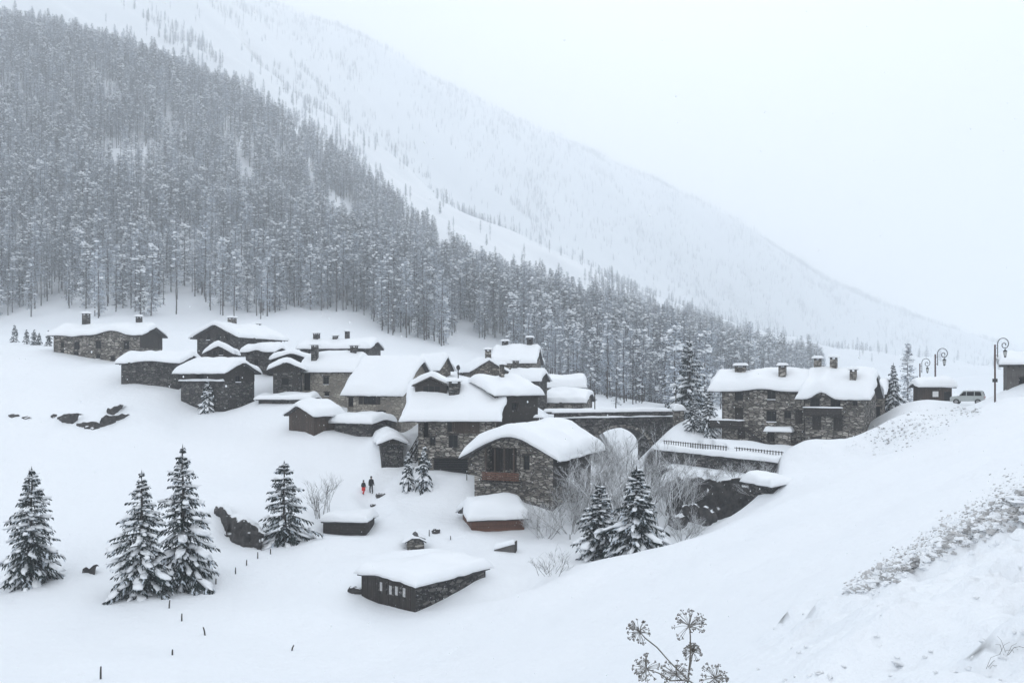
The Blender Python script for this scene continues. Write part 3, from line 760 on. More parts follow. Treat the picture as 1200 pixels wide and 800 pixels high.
def house(h):
    th, La, Lb, he = h['th'], h['La'], h['Lb'], h['he']
    M = h['M']
    root = empty(h['name'], M, th)
    tag(root, h['label'], h.get('cat', 'house'))
    tp = math.tan(h['pitch'])
    rc = h.get('roundc', 0.0)
    brows = []
    for (w, px, hw, hh) in h.get('brow', []):
        dr = h['b'] if w == 'b' else h['a']
        c = ray_len(M, dr, px); c2 = ray_len(M, dr, px + hw)
        brows.append((w, c, abs(c2 - c), hh))
    def Rf(x, y):
        if h['ridge'] == 'b':
            q, half = x - La / 2, La / 2
        else:
            q, half = y - Lb / 2, Lb / 2
        c0 = rc if rc else 0.001
        z = he + (math.sqrt(half * half + c0 * c0) - math.sqrt(q * q + c0 * c0)) * tp
        for (w, c, hw, hh) in brows:
            u, e, span = (y, x, La) if w == 'b' else (x, y, Lb)
            k = abs(u - c) / hw
            if k < 1 and e < span / 2:
                z += hh * (0.5 + 0.5 * math.cos(math.pi * k)) * max(0, min(1, 1 - e / (span * 0.5)))
        return z
    # openings
    ops = {'a': [], 'b': []}
    for (w, px, py, ww, hh, kind) in h['op']:
        dr = h['a'] if w == 'a' else h['b']
        u = ray_len(M, dr, px)
        q = M + dr * u
        zc = EYE + (HOR - py) / FPX * q.y - M.z
        L = La if w == 'a' else Lb
        u = min(max(u, ww / 2 + 0.15), L - ww / 2 - 0.15)
        lim = min(Rf(*((u + s, 0) if w == 'a' else (0, u + s))) for s in (-ww / 2, 0, ww / 2)) - 0.12
        z1 = min(zc + hh / 2, lim)
        ops[w].append((u - ww / 2, u + ww / 2, z1 - hh, z1, kind))
    zbot = -4.0
    wmat = h['wall']
    wood = h.get('woodmat', 'wood_dark')
    T = {'a': lambda u, z, i=0.0: (u, i, z), 'b': lambda u, z, i=0.0: (i, u, z)}
    for w in ('a', 'b', 'a2', 'b2'):
        L = La if w[0] == 'a' else Lb
        if w == 'a': pt = lambda u, z, i=0.0: (u, i, z)
        elif w == 'b': pt = lambda u, z, i=0.0: (i, u, z)
        elif w == 'a2': pt = lambda u, z, i=0.0: (u, Lb - i, z)
        else: pt = lambda u, z, i=0.0: (La - i, u, z)
        top = lambda u: Rf(*pt(u, 0)[:2])
        oo = ops.get(w, [])
        us = sorted(set([0, L] + [L * k / 14 for k in range(15)] + [o[0] for o in oo] + [o[1] for o in oo]))
        mb = MB()
        for i in range(len(us) - 1):
            u0, u1 = us[i], us[i + 1]
            if u1 - u0 < 1e-5: continue
            um = (u0 + u1) / 2
            cuts = sorted((o[2], o[3]) for o in oo if o[0] - 1e-6 <= um <= o[1] + 1e-6)
            z = zbot
            for (c0, c1) in cuts:
                mb.quad(pt(u0, z), pt(u1, z), pt(u1, c0), pt(u0, c0)); z = c1
            mb.quad(pt(u0, z), pt(u1, z), pt(u1, top(u1)), pt(u0, top(u0)))
        mb.build('wall', wmat if not h.get('allwood') else wood, root)
        # boarding over the wall where the house is timber
        zw = None
        if h.get('allwood') or (w == 'a' and h.get('sidewood')) or (w == 'b' and h.get('frontwood')): zw = zbot + 3.0
        if h.get('sidewood') and w == 'a': zw = 0.45 * he
        gable = (w[0] == 'a') == (h['ridge'] == 'b')
        if gable and 'gablewood' in h: zw = he - h['gablewood']
        if 'wood_from' in h and w in ('a', 'b'): zw = (EYE + (HOR - h['wood_from']) / FPX * M.y) - M.z
        if zw is not None:
            bd = MB()
            rn = random.Random(hash(h['key']) % 1000 if False else len(h['label']) + ord(w[0]))
            if h.get('vboards') or gable:
                step = 0.24; k = 0.0
                while k < L - 0.02:
                    u0, u1 = k + 0.012, min(k + step - 0.012, L - 0.005)
                    zs = [(zw, None)]
                    segs = []; z = zw
                    for (c0, c1) in sorted((o[2] - 0.02, o[3] + 0.02) for o in oo if o[1] > u0 and o[0] < u1):
                        if c0 > z: segs.append((z, c0))
                        z = max(z, c1)
                    segs.append((z, None))
                    dep = 0.035 + rn.random() * 0.03
                    for (s0, s1) in segs:
                        t0 = (top(u0) - 0.01) if s1 is None else s1
                        t1 = (top(u1) - 0.01) if s1 is None else s1
                        if min(t0, t1) - s0 < 0.05: continue
                        s00 = s0 - (rn.random() * 0.06 if s0 == zw else 0)
                        A = [pt(u0, s00, -dep), pt(u1, s00, -dep), pt(u1, t1, -dep), pt(u0, t0, -dep)]
                        B = [pt(u0, s00, 0), pt(u1, s00, 0), pt(u1, t1, 0), pt(u0, t0, 0)]
                        i0 = len(bd.v); bd.v += A + B
                        for q in ((0, 1, 2, 3), (0, 4, 5, 1), (1, 5, 6, 2), (2, 6, 7, 3), (3, 7, 4, 0)):
                            bd.f.append(tuple(i0 + a_ for a_ in q)); bd.m.append(0)
                    k += step
            else:
                z = zw
                tmax = min(top(0), top(L), top(L / 2))
                while z < tmax - 0.1:
                    z1 = min(z + 0.3, tmax) - 0.02
                    dep = 0.05 + rn.random() * 0.03
                    segs = []; u = 0.0
                    for (c0, c1) in sorted((o[0] - 0.02, o[1] + 0.02) for o in oo if o[3] > z and o[2] < z1):
                        if c0 > u: segs.append((u, c0))
                        u = max(u, c1)
                    if u < L: segs.append((u, L))
                    for (u0, u1) in segs:
                        i0 = len(bd.v)
                        bd.v += [pt(u0, z, -dep), pt(u1, z, -dep), pt(u1, z1, -dep), pt(u0, z1, -dep), pt(u0, z, 0), pt(u1, z, 0), pt(u1, z1, 0), pt(u0, z1, 0)]
                        for q in ((0, 1, 2, 3), (0, 4, 5, 1), (1, 5, 6, 2), (2, 6, 7, 3), (3, 7, 4, 0)):
                            bd.f.append(tuple(i0 + a_ for a_ in q)); bd.m.append(0)
                    z += 0.3
            if bd.f:
                o = bd.build('boarding', wood, root)
                o['kind'] = 'stuff'
        for o in oo:
            opening(root, pt, o, wmat)
        if w == 'b' and h.get('ledge'):
            zl = (EYE + (HOR - h['ledge']) / FPX * M.y) - M.z
            lb = MB(); lb.box(-0.35, -0.003, 0, Lb, zl - 0.12, zl); lb.build('ledge', 'wood_dark', root)
            snow_slab('ledge_snow', lambda x, y: zl + 0.003, -0.35, -0.07, 0.0, Lb, 0.22, 5, root, cell=0.5, r=0.12, namp=0.4)
    # roof slab
    ov = h['over']; ovl = h.get('overl', ov)
    x0, x1, y0, y1 = -ov, La + ov, -ov, Lb + ovl
    nx, ny = (24 if h['ridge'] == 'b' or brows else 8), 24
    rf = MB()
    def grid(zo):
        return [(x0 + (x1 - x0) * i / nx, y0 + (y1 - y0) * j / ny, Rf(x0 + (x1 - x0) * i / nx, y0 + (y1 - y0) * j / ny) + zo) for j in range(ny + 1) for i in range(nx + 1)]
    rf.v = grid(0.22) + grid(0.02)
    nn = (nx + 1) * (ny + 1)
    for j in range(ny):
        for i in range(nx):
            a = j * (nx + 1) + i
            rf.f.append((a, a + 1, a + nx + 2, a + nx + 1)); rf.m.append(0)
            rf.f.append((nn + a + nx + 1, nn + a + nx + 2, nn + a + 1, nn + a)); rf.m.append(0)
    ring = list(range(nx + 1)) + [(nx + 1) * j + nx for j in range(1, ny + 1)] + [(nx + 1) * ny + i for i in range(nx - 1, -1, -1)] + [(nx + 1) * j for j in range(ny - 1, 0, -1)]
    for k in range(len(ring)):
        a, b = ring[k], ring[(k + 1) % len(ring)]
        rf.f.append((a, nn + a, nn + b, b)); rf.m.append(0)
    rf.build('roof', 'slate', root)
    # purlin and rafter ends under the eave of the larger houses
    if La > 3.5 and he > 2:
        rt = MB()
        if h['ridge'] == 'b':
            n = int(Lb / 0.9)
            for k in range(n + 1):
                y = 0.1 + (Lb - 0.2) * k / n
                rt.bar((-ov + 0.06, y, Rf(-ov + 0.06, y) - 0.06), (0.0, y, Rf(0, y) - 0.06), 0.12, 0.14)
        else:
            n = int(La / 0.9)
            for k in range(n + 1):
                x = 0.1 + (La - 0.2) * k / n
                rt.bar((x, -ov + 0.06, Rf(x, -ov + 0.06) - 0.06), (x, 0.0, Rf(x, 0) - 0.06), 0.12, 0.14)
        o = rt.build('rafter_ends', 'wood_dark', root); o['kind'] = 'stuff'
    def Rs(x, y):
        q = 0.9
        return 0.25 * (Rf(x - q * 0.5, y) + Rf(x + q * 0.5, y) + Rf(x, y - q * 0.5) + Rf(x, y + q * 0.5)) + 0.222
    e = 0.06
    rs = snow_slab('roof_snow', Rs, x0 - e, x1 + e, y0 - e, y1 + e, h['snow'] * (0.86 if h['key'] not in ('h15', 'h16') else 1.0), len(h['label']) + ord(h['key'][-1]), root)
    for (px, v, w, hg) in h.get('chim', []):
        if h['ridge'] == 'b':
            O = M + h['a'] * (La * (1 - v) if v != 0.5 else La / 2)
            # v is measured from the ridge side: 1 = at the front eave
            xx = La * (1 - v)
            O = M + h['a'] * xx
            yy = min(max(ray_len(O, h['b'], px), 0.4), Lb - 0.4)
        else:
            yy = Lb * (1 - v)
            O = M + h['b'] * yy
            xx = min(max(ray_len(O, h['a'], px), 0.4), La - 0.4)
        chimney(root, xx, yy, Rf(xx, yy) + h['snow'] * 0.9, w, hg, 'stone_grey' if len(h['label']) % 2 else 'stone_dark')
    return root, Rf

def opening(root, pt, o, wmat):
    u0, u1, z0, z1, kind = o
    dep = {'loggia': 1.3, 'dark': 0.6, 'garage': 0.35, 'timber': 0.1, 'panel': 0.06}.get(kind, 0.2)
    nm = {'win': 'window', 'tri': 'window', 'door': 'door', 'dark': 'doorway', 'garage': 'garage_door', 'panel': 'window', 'loggia': 'loggia', 'timber': 'timber_panel'}[kind]
    f = MB()
    # reveals
    for (p, q) in (((u0, z0), (u0, z1)), ((u1, z0), (u1, z1)), ((u0, z0), (u1, z0)), ((u0, z1), (u1, z1))):
        f.quad(pt(p[0], p[1], 0.001), pt(q[0], q[1], 0.001), pt(q[0], q[1], dep + 0.05), pt(p[0], p[1], dep + 0.05), mi=1)
    def pbox(mb, a0, a1, b0, b1, i0, i1, mi=0):
        A, B = pt(a0, b0, i0), pt(a1, b1, i1)
        mb.box(min(A[0], B[0]), max(A[0], B[0]), min(A[1], B[1]), max(A[1], B[1]), min(A[2], B[2]), max(A[2], B[2]), mi)
    t = 0.07 if kind != 'panel' else 0.035
    if kind in ('win', 'tri', 'panel', 'door'):
        pbox(f, u0 + .004, u0 + t, z0 + .004, z1 - .004, dep - (0.09 if kind != 'panel' else 0.05), dep)
        pbox(f, u1 - t, u1 - .004, z0 + .004, z1 - .004, dep - (0.09 if kind != 'panel' else 0.05), dep)
        pbox(f, u0 + t, u1 - t, z1 - t, z1 - .004, dep - (0.09 if kind != 'panel' else 0.05), dep)
        pbox(f, u0 + t, u1 - t, z0 + .004, z0 + t, dep - (0.09 if kind != 'panel' else 0.05), dep)
    if kind in ('win', 'tri', 'door', 'dark', 'garage'):   # lintel
        pbox(f, u0 - 0.15, u1 + 0.15, z1 + 0.004, z1 + 0.17, -0.05, 0.06)
    if kind == 'win':
        um = (u0 + u1) / 2
        pbox(f, um - 0.025, um + 0.025, z0 + t, z1 - t, dep - 0.07, dep - 0.01)
        if z1 - z0 > 1.0:
            zm = z0 + 0.62 * (z1 - z0)
            pbox(f, u0 + t, u1 - t, zm - 0.02, zm + 0.02, dep - 0.065, dep - 0.012)
    if kind == 'tri':
        for k in (1, 2):
            um = u0 + (u1 - u0) * k / 3
            pbox(f, um - 0.04, um + 0.04, z0 + t, z1 - t, dep - 0.085, dep - 0.01)
    ob = f.build(nm, ['wood_dark', wmat], root)
    p = MB()
    if kind in ('win', 'tri'):
        p.quad(pt(u0, z0, dep), pt(u1, z0, dep), pt(u1, z1, dep), pt(u0, z1, dep)); p.build('pane', 'glass_dark', ob)
        s = MB(); pbox(s, u0 - 0.08, u1 + 0.08, z0 - 0.09, z0 - 0.002, -0.1, 0.05); sl = s.build('sill', wmat, ob)
        if random.random() < 0.25:
            s2 = MB(); pbox(s2, u0 + 0.0, u1 - 0.0, z0 + 0.001, z0 + 0.07 + 0.06 * random.random(), -0.09, 0.09); s2.build('sill_snow', 'roof_snow', ob)
        if kind == 'tri':
            for (a0, a1) in ((u0 - 0.7, u0 - 0.04), (u1 + 0.04, u1 + 0.7)):
                sh = MB()
                for k in range(4):
                    w = (a1 - a0) / 4
                    pbox(sh, a0 + k * w + 0.008, a0 + (k + 1) * w - 0.008, z0, z1, -0.06, -0.012)
                pbox(sh, a0, a1, z0 + 0.2, z0 + 0.3, -0.09, -0.06); pbox(sh, a0, a1, z1 - 0.3, z1 - 0.2, -0.09, -0.06)
                sh.build('shutter', 'wood_dark', root)
    elif kind == 'panel':
        p.quad(pt(u0, z0, dep), pt(u1, z0, dep), pt(u1, z1, dep), pt(u0, z1, dep)); p.build('pane', 'panel_pale', ob)
    elif kind == 'door':
        n = max(3, int((u1 - u0) / 0.2))
        for k in range(n):
            w = (u1 - u0 - 2 * t) / n
            pbox(p, u0 + t + k * w + 0.006, u0 + t + (k + 1) * w - 0.006, z0 + t, z1 - t, dep - 0.05, dep + 0.02)
        p.build('leaf', 'wood_dark', ob)
    elif kind == 'garage':
        n = 8
        for k in range(n):
            w = (z1 - z0) / n
            pbox(p, u0 + 0.01, u1 - 0.01, z0 + k * w + 0.004, z0 + (k + 1) * w - 0.004, dep, dep + 0.04)
        p.build('leaf', 'void', ob)
    elif kind == 'timber':
        n = int((u1 - u0) / 0.26)
        for k in range(n):
            w = (u1 - u0) / n
            pbox(p, u0 + k * w + 0.012, u0 + (k + 1) * w - 0.012, z0, z1, -0.04, dep)
        p.build('planks', 'wood_brown', ob)
    elif kind == 'dark':
        p.quad(pt(u0, z0, dep), pt(u1, z0, dep), pt(u1, z1, dep), pt(u0, z1, dep)); p.build('leaf', 'void', ob)
    elif kind == 'loggia':
        n = int((u1 - u0) / 0.28)
        for k in range(n):
            w = (u1 - u0) / n
            pbox(p, u0 + k * w + 0.01, u0 + (k + 1) * w - 0.01, z0, z1, dep, dep + 0.05)
        p.build('back_boarding', 'wood_dark', ob)
        for k in range(4):
            q = MB(); um = u0 + 0.1 + (u1 - u0 - 0.2) * k / 3
            pbox(q, um - 0.07, um + 0.07, z0 - 0.9, z1 - 0.004, -0.62, -0.48); q.build('post', 'wood_brown', ob)
        fl = MB(); pbox(fl, u0 - 0.5, u1 + 0.3, z0 - 1.0, z0 - 0.88, -0.7, -0.004); fl.build('balcony_floor', 'wood_dark', ob)
        rl = MB()
        for k in range(4):
            zz = z0 - 0.75 + 0.22 * k
            pbox(rl, u0 - 0.5, u1 + 0.3, zz, zz + 0.15, -0.69, -0.65)
        rl.build('balcony_rail', 'wood_red', ob)

BUILT = {}
for h in HOUSES:
    if h['name'].endswith('shed') or h['name'].endswith('barn') or h['name'].endswith('hut') or h['name'].endswith('stable'):
        h['cat'] = h['name'].split('_')[-1]
    if h['key'] == 'well': h['cat'] = 'hut'
    BUILT[h['key']] = house(h)
HB = {h['key']: h for h in HOUSES}

def balcony(key):
    h = HB[key]; root = BUILT[key][0]
    (w, pl, pr, pf, pt_) = h['balcony']
    M = h['M']
    u1 = ray_len(M, h['b'], pl); u0 = ray_len(M, h['b'], pr)
    q = M + h['b'] * ((u0 + u1) / 2)
    zf = EYE + (HOR - pf) / FPX * q.y - M.z
    f = MB(); f.box(-1.15, -0.004, u0, u1, zf - 0.14, zf)
    b = f.build('balcony', 'wood_dark', root)
    if key == 'a1':
        hh = 0.95
    else:
        hh = 0.95
    r = MB()
    for k in range(3):
        r.box(-1.14, -1.08, u0, u1, zf + 0.06 + 0.28 * k, zf + 0.325 + 0.28 * k)
    r.box(-1.17, -1.04, u0, u1, zf + hh - 0.06, zf + hh + 0.02)
    if u1 > h['Lb']:
        for k in range(3):
            r.box(-1.08, -0.0, u1 - 0.06, u1, zf + 0.15 + 0.28 * k, zf + 0.27 + 0.28 * k)
    r.build('rail', 'wood_dark', b)
    n = int((u1 - u0) / 1.3)
    for k in range(n + 1):
        p = MB(); y = u0 + 0.06 + (u1 - u0 - 0.12) * k / n
        p.box(-1.21, -1.09 - 0.055, y - 0.05, y + 0.05, zf - 0.14, zf + hh - 0.07); p.build('post', 'wood_dark', b)
    snow_slab('rail_snow', lambda x, y: zf + hh + 0.021, -1.18, -1.03, u0, u1, 0.12, 4, b, cell=0.5, r=0.07, namp=0.3)
    return u0, u1, zf
balcony('a2')
u0, u1, zf = balcony('a1')
# outdoor stair of the inn
root = BUILT['a1'][0]
st = MB()
st.bar((-1.05, u0, zf - 0.1), (-1.05, u0 - 3.6, zf - 3.0), 0.08, 0.26)
st.bar((-0.15, u0, zf - 0.1), (-0.15, u0 - 3.6, zf - 3.0), 0.08, 0.26)
for k in range(13):
    y = u0 - 0.14 - 0.27 * k; z = zf - 0.12 - 0.218 * k
    st.box(-1.0, -0.2, y - 0.14, y + 0.1, z - 0.05, z)
sto = st.build('stair', 'wood_dark', root)
sr = MB(); sr.bar((-1.08, u0, zf + 0.85), (-1.08, u0 - 3.6, zf - 2.05), 0.07, 0.09)
for k in range(4):
    y = u0 - 0.1 - 1.1 * k; z = zf - 0.08 - 0.886 * k
    sr.bar((-1.08, y, z - 0.1), (-1.08, y, z + 0.85), 0.07)
sr.build('handrail', 'wood_dark', sto)
# porch with a snow cap by the inn's lower door
M = HB['a1']['M']; pu0 = ray_len(M, HB['a1']['b'], 928); pu1 = ray_len(M, HB['a1']['b'], 901)
pz = EYE + (HOR - 504) / FPX * 113 - M.z
pm = MB(); pm.box(-1.7, -0.004, pu0, pu0 + 1.9, -2, pz); po = pm.build('porch', 'stone_grey', root)
snow_slab('porch_snow', lambda x, y: pz + 0.003, -1.9, -0.02, pu0 - 0.1, pu1 + 0.3, 0.5, 8, po, cell=0.4, r=0.3)
pr_ = MB(); pr_.box(-1.85, -0.01, pu0 + 1.9, pu1 + 0.2, pz - 0.15, pz); pr_.build('porch_roof', 'slate', po)

# dormer of the garage house
h = HB['h14']; root, Rf = BUILT['h14']
M = h['M']; La, Lb = h['La'], h['Lb']
xx = La * 0.22
yy = ray_len(M + h['a'] * xx, h['b'], 505)
zr = Rf(xx, yy)
dm = MB()
w, hd = 1.9, 2.1
zt = zr + 2.05
# cheeks and face, gable looking at the valley
dm.quad((xx, yy - w, zr - 0.6), (xx, yy + w, zr - 0.6), (xx, yy + w, zt), (xx, yy, zt + 0.85), (xx, yy - w, zt))
dm.quad((xx, yy - w, zr - 0.6), (xx, yy - w, zt), (xx + 3.5, yy - w, zt), (xx + 3.5, yy - w, zr - 0.6))
dm.quad((xx, yy + w, zr - 0.6), (xx + 3.5, yy + w, zr - 0.6), (xx + 3.5, yy + w, zt), (xx, yy + w, zt))
do = dm.build('dormer', 'wood_dark', root)
dw = MB()
for k in range(3):
    y0_ = yy - 1.1 + 0.7 * k
    dw.box(xx - 0.03, xx - 0.005, y0_ + 0.04, y0_ + 0.6, zt - 0.75, zt - 0.1)
dw.build('pane', 'glass_dark', do)
drf = MB()
for s in (-1, 1):
    A = [(xx - 0.45, yy, zt + 0.95), (xx - 0.45, yy + s * (w + 0.35), zt - 0.1), (xx + 4.5, yy + s * (w + 0.35), zt - 0.1), (xx + 4.5, yy, zt + 0.95)]
    B = [(p[0], p[1], p[2] + 0.14) for p in A]
    i0 = len(drf.v); drf.v += A + B
    for q in ((0, 1, 2, 3), (4, 5, 6, 7), (0, 4, 5, 1), (1, 5, 6, 2), (2, 6, 7, 3), (3, 7, 4, 0)):
        drf.f.append(tuple(i0 + k for k in q)); drf.m.append(0)
drf.build('dormer_roof', 'wood_grey', do)
snow_slab('dormer_snow', lambda x, y: zt + 1.1 - abs(y - yy) * (1.05 / (w + 0.35)), xx + 0.5, xx + 3.4, yy - w - 0.3, yy + w + 0.3, 0.55, 3, do, cell=0.4)
vp = MB(); yv = ray_len(M + h['a'] * (La * 0.3), h['b'], 537); zv = Rf(La * 0.3, yv)
vp.tube([(La * 0.3, yv, zv), (La * 0.3, yv, zv + 3.6)], 0.07, 6); vp.blob((La * 0.3, yv, zv + 3.6), 0.25, 0.25, 0.35, 3)
vp.build('vent_pipe', 'iron', root)

# notice on the roadside hut
h = HB['hr']; root = BUILT['hr'][0]
yy = ray_len(h['M'], h['b'], 1096)
nb = MB(); nb.box(-0.10, -0.072, yy - 0.35, yy + 0.35, 0.55, 1.25); nb.build('notice', 'paper', root)
fb = MB(); fb.box(-0.09, -0.071, yy - 0.43, yy + 0.43, 0.47, 1.33); fb.build('notice_frame', 'wood_dark', root)
dk = MB(); y2 = ray_len(h['M'], h['b'], 1113); dk.box(-0.1, -0.072, 0.1, 0.9, -0.3, 1.2); dk.build('doorway', 'void', root)

# ------------------------------------------------------------------ bridge
def bridge():
    A = P(650, 491, 121); B = P(796, 491, 128)
    B.z = A.z
    L = (B - A).length
    rz = math.atan2(B.y - A.y, B.x - A.x)
    root = empty('stone_bridge', A, rz)
    tag(root, 'stone arch bridge with snow-capped parapets crossing the gully', 'bridge')
    ca = ray_len(A, Vector((math.cos(rz), math.sin(rz), 0)), 728)
    rad = 4.7; zc = -1.4 - rad * 0.62
    def arch(x):
        k = (x - ca) / rad
        return zc + rad * 0.62 * math.sqrt(max(0, 1 - k * k)) if abs(k) < 1 else None
    Wd = 3.6
    for y, nm in ((0.0, 'arch_wall'), (Wd, 'arch_wall')):
        mb = MB()
        xs = sorted(set([L * k / 30 for k in range(31)] + [ca + rad * math.cos(math.pi * k / 24) for k in range(25)]))
        for i in range(len(xs) - 1):
            a, b = xs[i], xs[i + 1]
            za, zb = arch(a), arch(b)
            m = (a + b) / 2
            if abs(m - ca) < rad:
                za = zc if za is None else za; zb = zc if zb is None else zb
            else:
                za = zb = -9
            mb.quad((a, y, za), (b, y, zb), (b, y, 0), (a, y, 0))
        mb.build(nm, 'stone_dark', root)
    vault = MB()
    for k in range(24):
        t0, t1 = math.pi * k / 24, math.pi * (k + 1) / 24
        p0 = (ca + rad * math.cos(t0), zc + 0.62 * rad * math.sin(t0)); p1 = (ca + rad * math.cos(t1), zc + 0.62 * rad * math.sin(t1))
        vault.quad((p0[0], 0, p0[1]), (p1[0], 0, p1[1]), (p1[0], Wd, p1[1]), (p0[0], Wd, p0[1]))
    for s in (-1, 1):
        vault.quad((ca + s * rad, 0, zc), (ca + s * rad, Wd, zc), (ca + s * rad, Wd, -9), (ca + s * rad, 0, -9))
    vault.build('vault', 'stone_dark', root)
    # voussoirs of the arch ring, each its own stone
    vm = None
    for k in range(22):
        t0 = math.pi * (k + 0.04) / 22; t1 = math.pi * (k + 0.96) / 22
        v = MB(); pts = []
        for (t, r) in ((t0, 1.0), (t1, 1.0), (t1, 1.12), (t0, 1.12)):
            pts.append((ca + rad * r * math.cos(t), zc + rad * 0.62 * (r + 0.03 * (r > 1)) * math.sin(t)))
        i0 = 0
        v.v = [(p[0], -0.07, p[1]) for p in pts] + [(p[0], 0.0, p[1]) for p in pts]
        for q in ((0, 1, 2, 3), (0, 4, 5, 1), (1, 5, 6, 2), (2, 6, 7, 3), (3, 7, 4, 0)):
            v.f.append(q); v.m.append(0)
        v.build('voussoir', 'stone_grey', root)
    dk = MB(); dk.box(0, L, -0.15, Wd + 0.15, 0.0, 0.18); dk.build('deck', 'slate', root)
    for y in (-0.12, Wd - 0.28):
        pm = MB(); pm.box(0, L, y, y + 0.4, 0.18, 0.95); o = pm.build('parapet', 'stone_dark', root)
        snow_slab('parapet_snow', lambda x, yy: 0.952, -0.1, L + 0.1, y - 0.06, y + 0.46, 0.4, 2 + y, o, cell=0.6, r=0.2, namp=0.5)
    snow_slab('deck_snow', lambda x, yy: 0.182, 0, L, 0.3, Wd - 0.3, 0.35, 6, root, cell=0.8, r=0.3, namp=0.5)
    lg = MB()
    snow_slab('string_snow', lambda x, yy: 0.185, 0, L, -0.3, -0.125, 0.12, 9, root, cell=0.5, r=0.08, namp=0.4)
bridge()

# gate pillar at the far end of the bridge
g = G(795, 501, 60)
q = P(795, 500, 122)
gp = empty('gate_pillar', (q.x, q.y, hz(q.x, q.y) - 0.2)); tag(gp, 'square stone gate pillar with a snow cap at the right end of bridge', 'pillar')
b = MB(); b.box(-0.7, 0.7, -0.6, 0.6, -0.5, 1.9); b.build('shaft', 'stone_grey', gp)
b = MB(); b.box(-0.8, 0.8, -0.7, 0.7, 1.9, 2.05); b.build('coping', 'slate', gp)
snow_slab('cap_snow', lambda x, y: 2.053, -0.85, 0.85, -0.75, 0.75, 0.7, 2, gp, cell=0.3)

# ------------------------------------------------------------------ retaining wall and fence on the terrace
def retaining():
    A = P(770, 526, 110); B = P(911, 541, 97)
    d = (B - A); L = math.hypot(d.x, d.y); rz = math.atan2(d.y, d.x)
    root = empty('retaining_wall', (A.x, A.y, A.z), rz); tag(root, 'dark stone retaining wall under the inn terrace above the gully', 'wall')
    sl = d.z / L
    m = MB()
    n = 14
    for k in range(n):
        x0, x1 = L * k / n, L * (k + 1) / n
        m.quad((x0, 0, -4 + sl * x0), (x1, 0, -4 + sl * x1), (x1, 0, sl * x1), (x0, 0, sl * x0))
        m.quad((x0, 0, sl * x0), (x1, 0, sl * x1), (x1, 2.6, sl * x1), (x0, 2.6, sl * x0))
        m.quad((x0, 2.6, -4 + sl * x0), (x0, 2.6, sl * x0), (x1, 2.6, sl * x1), (x1, 2.6, -4 + sl * x1))
    m.quad((0, 0, -4), (0, 0, 0), (0, 2.6, 0), (0, 2.6, -4)); m.quad((L, 0, -4 + sl * L), (L, 2.6, -4 + sl * L), (L, 2.6, sl * L), (L, 0, sl * L))
    m.build('masonry', 'stone_dark', root)
    snow_slab('coping_snow', lambda x, y: sl * x + 0.003, -0.2, L + 0.2, -0.2, 3.4, 0.6, 4, root, cell=0.6, r=0.4)
    fr = empty('terrace_fence', (A.x, A.y, A.z), rz); tag(fr, 'low dark picket fence half buried along the terrace edge', 'fence')
    rl = MB(); yf = 1.3
    n = 14
    for (s0, s1) in ((0.0, 0.56), (0.62, 1.0)):
        for zz in (1.0,):
            rl.bar((L * s0, yf, sl * L * s0 + zz), (L * s1, yf, sl * L * s1 + zz), 0.08, 0.08)
    rl.build('rail', 'wood_dark', fr)
    for k in range(46):
        x = L * (k + 0.5) / 46
        if 0.56 < x / L < 0.62: continue
        p = MB(); p.box(x - 0.05, x + 0.05, yf - 0.09, yf - 0.045, sl * x + 0.3, sl * x + 1.12); p.build('picket', 'wood_dark', fr)
    return root
retaining()

# ------------------------------------------------------------------ rocks
def rock(name, label, c, size, seed, rz=0.0, cat='rock', sub=3, group=None):
    import bmesh
    bm = bmesh.new()
    bmesh.ops.create_icosphere(bm, subdivisions=sub, radius=1)
    for v in bm.verts:
        p = v.co.copy()
        k = 1 + 0.35 * mnoise.noise(p * 1.3 + Vector((seed * 5.3, 0, 0))) + 0.22 * mnoise.noise(p * 3.1 + Vector((0, seed * 3.3, 0))) + 0.10 * mnoise.noise(p * 7 + Vector((seed, 0, 0)))
        q = p * k
        # chisel
        for nrm, dd in ((Vector((0, -1, 0.15)).normalized(), 0.72), (Vector((0.7, -0.5, 0)).normalized(), 0.8), (Vector((-0.8, -0.3, 0.2)).normalized(), 0.82)):
            e = q.dot(nrm) - dd
            if e > 0: q -= nrm * e * 0.8
        v.co = Vector((q.x * size[0], q.y * size[1], q.z * size[2]))
    me = bpy.data.meshes.new(name); bm.to_mesh(me); bm.free()
    me.materials.append(MATS['rock'])
    o = bpy.data.objects.new(name, me); col.objects.link(o)
    o.location = c; o.rotation_euler = (0, 0, rz)
    tag(o, label, cat, group)
    return o
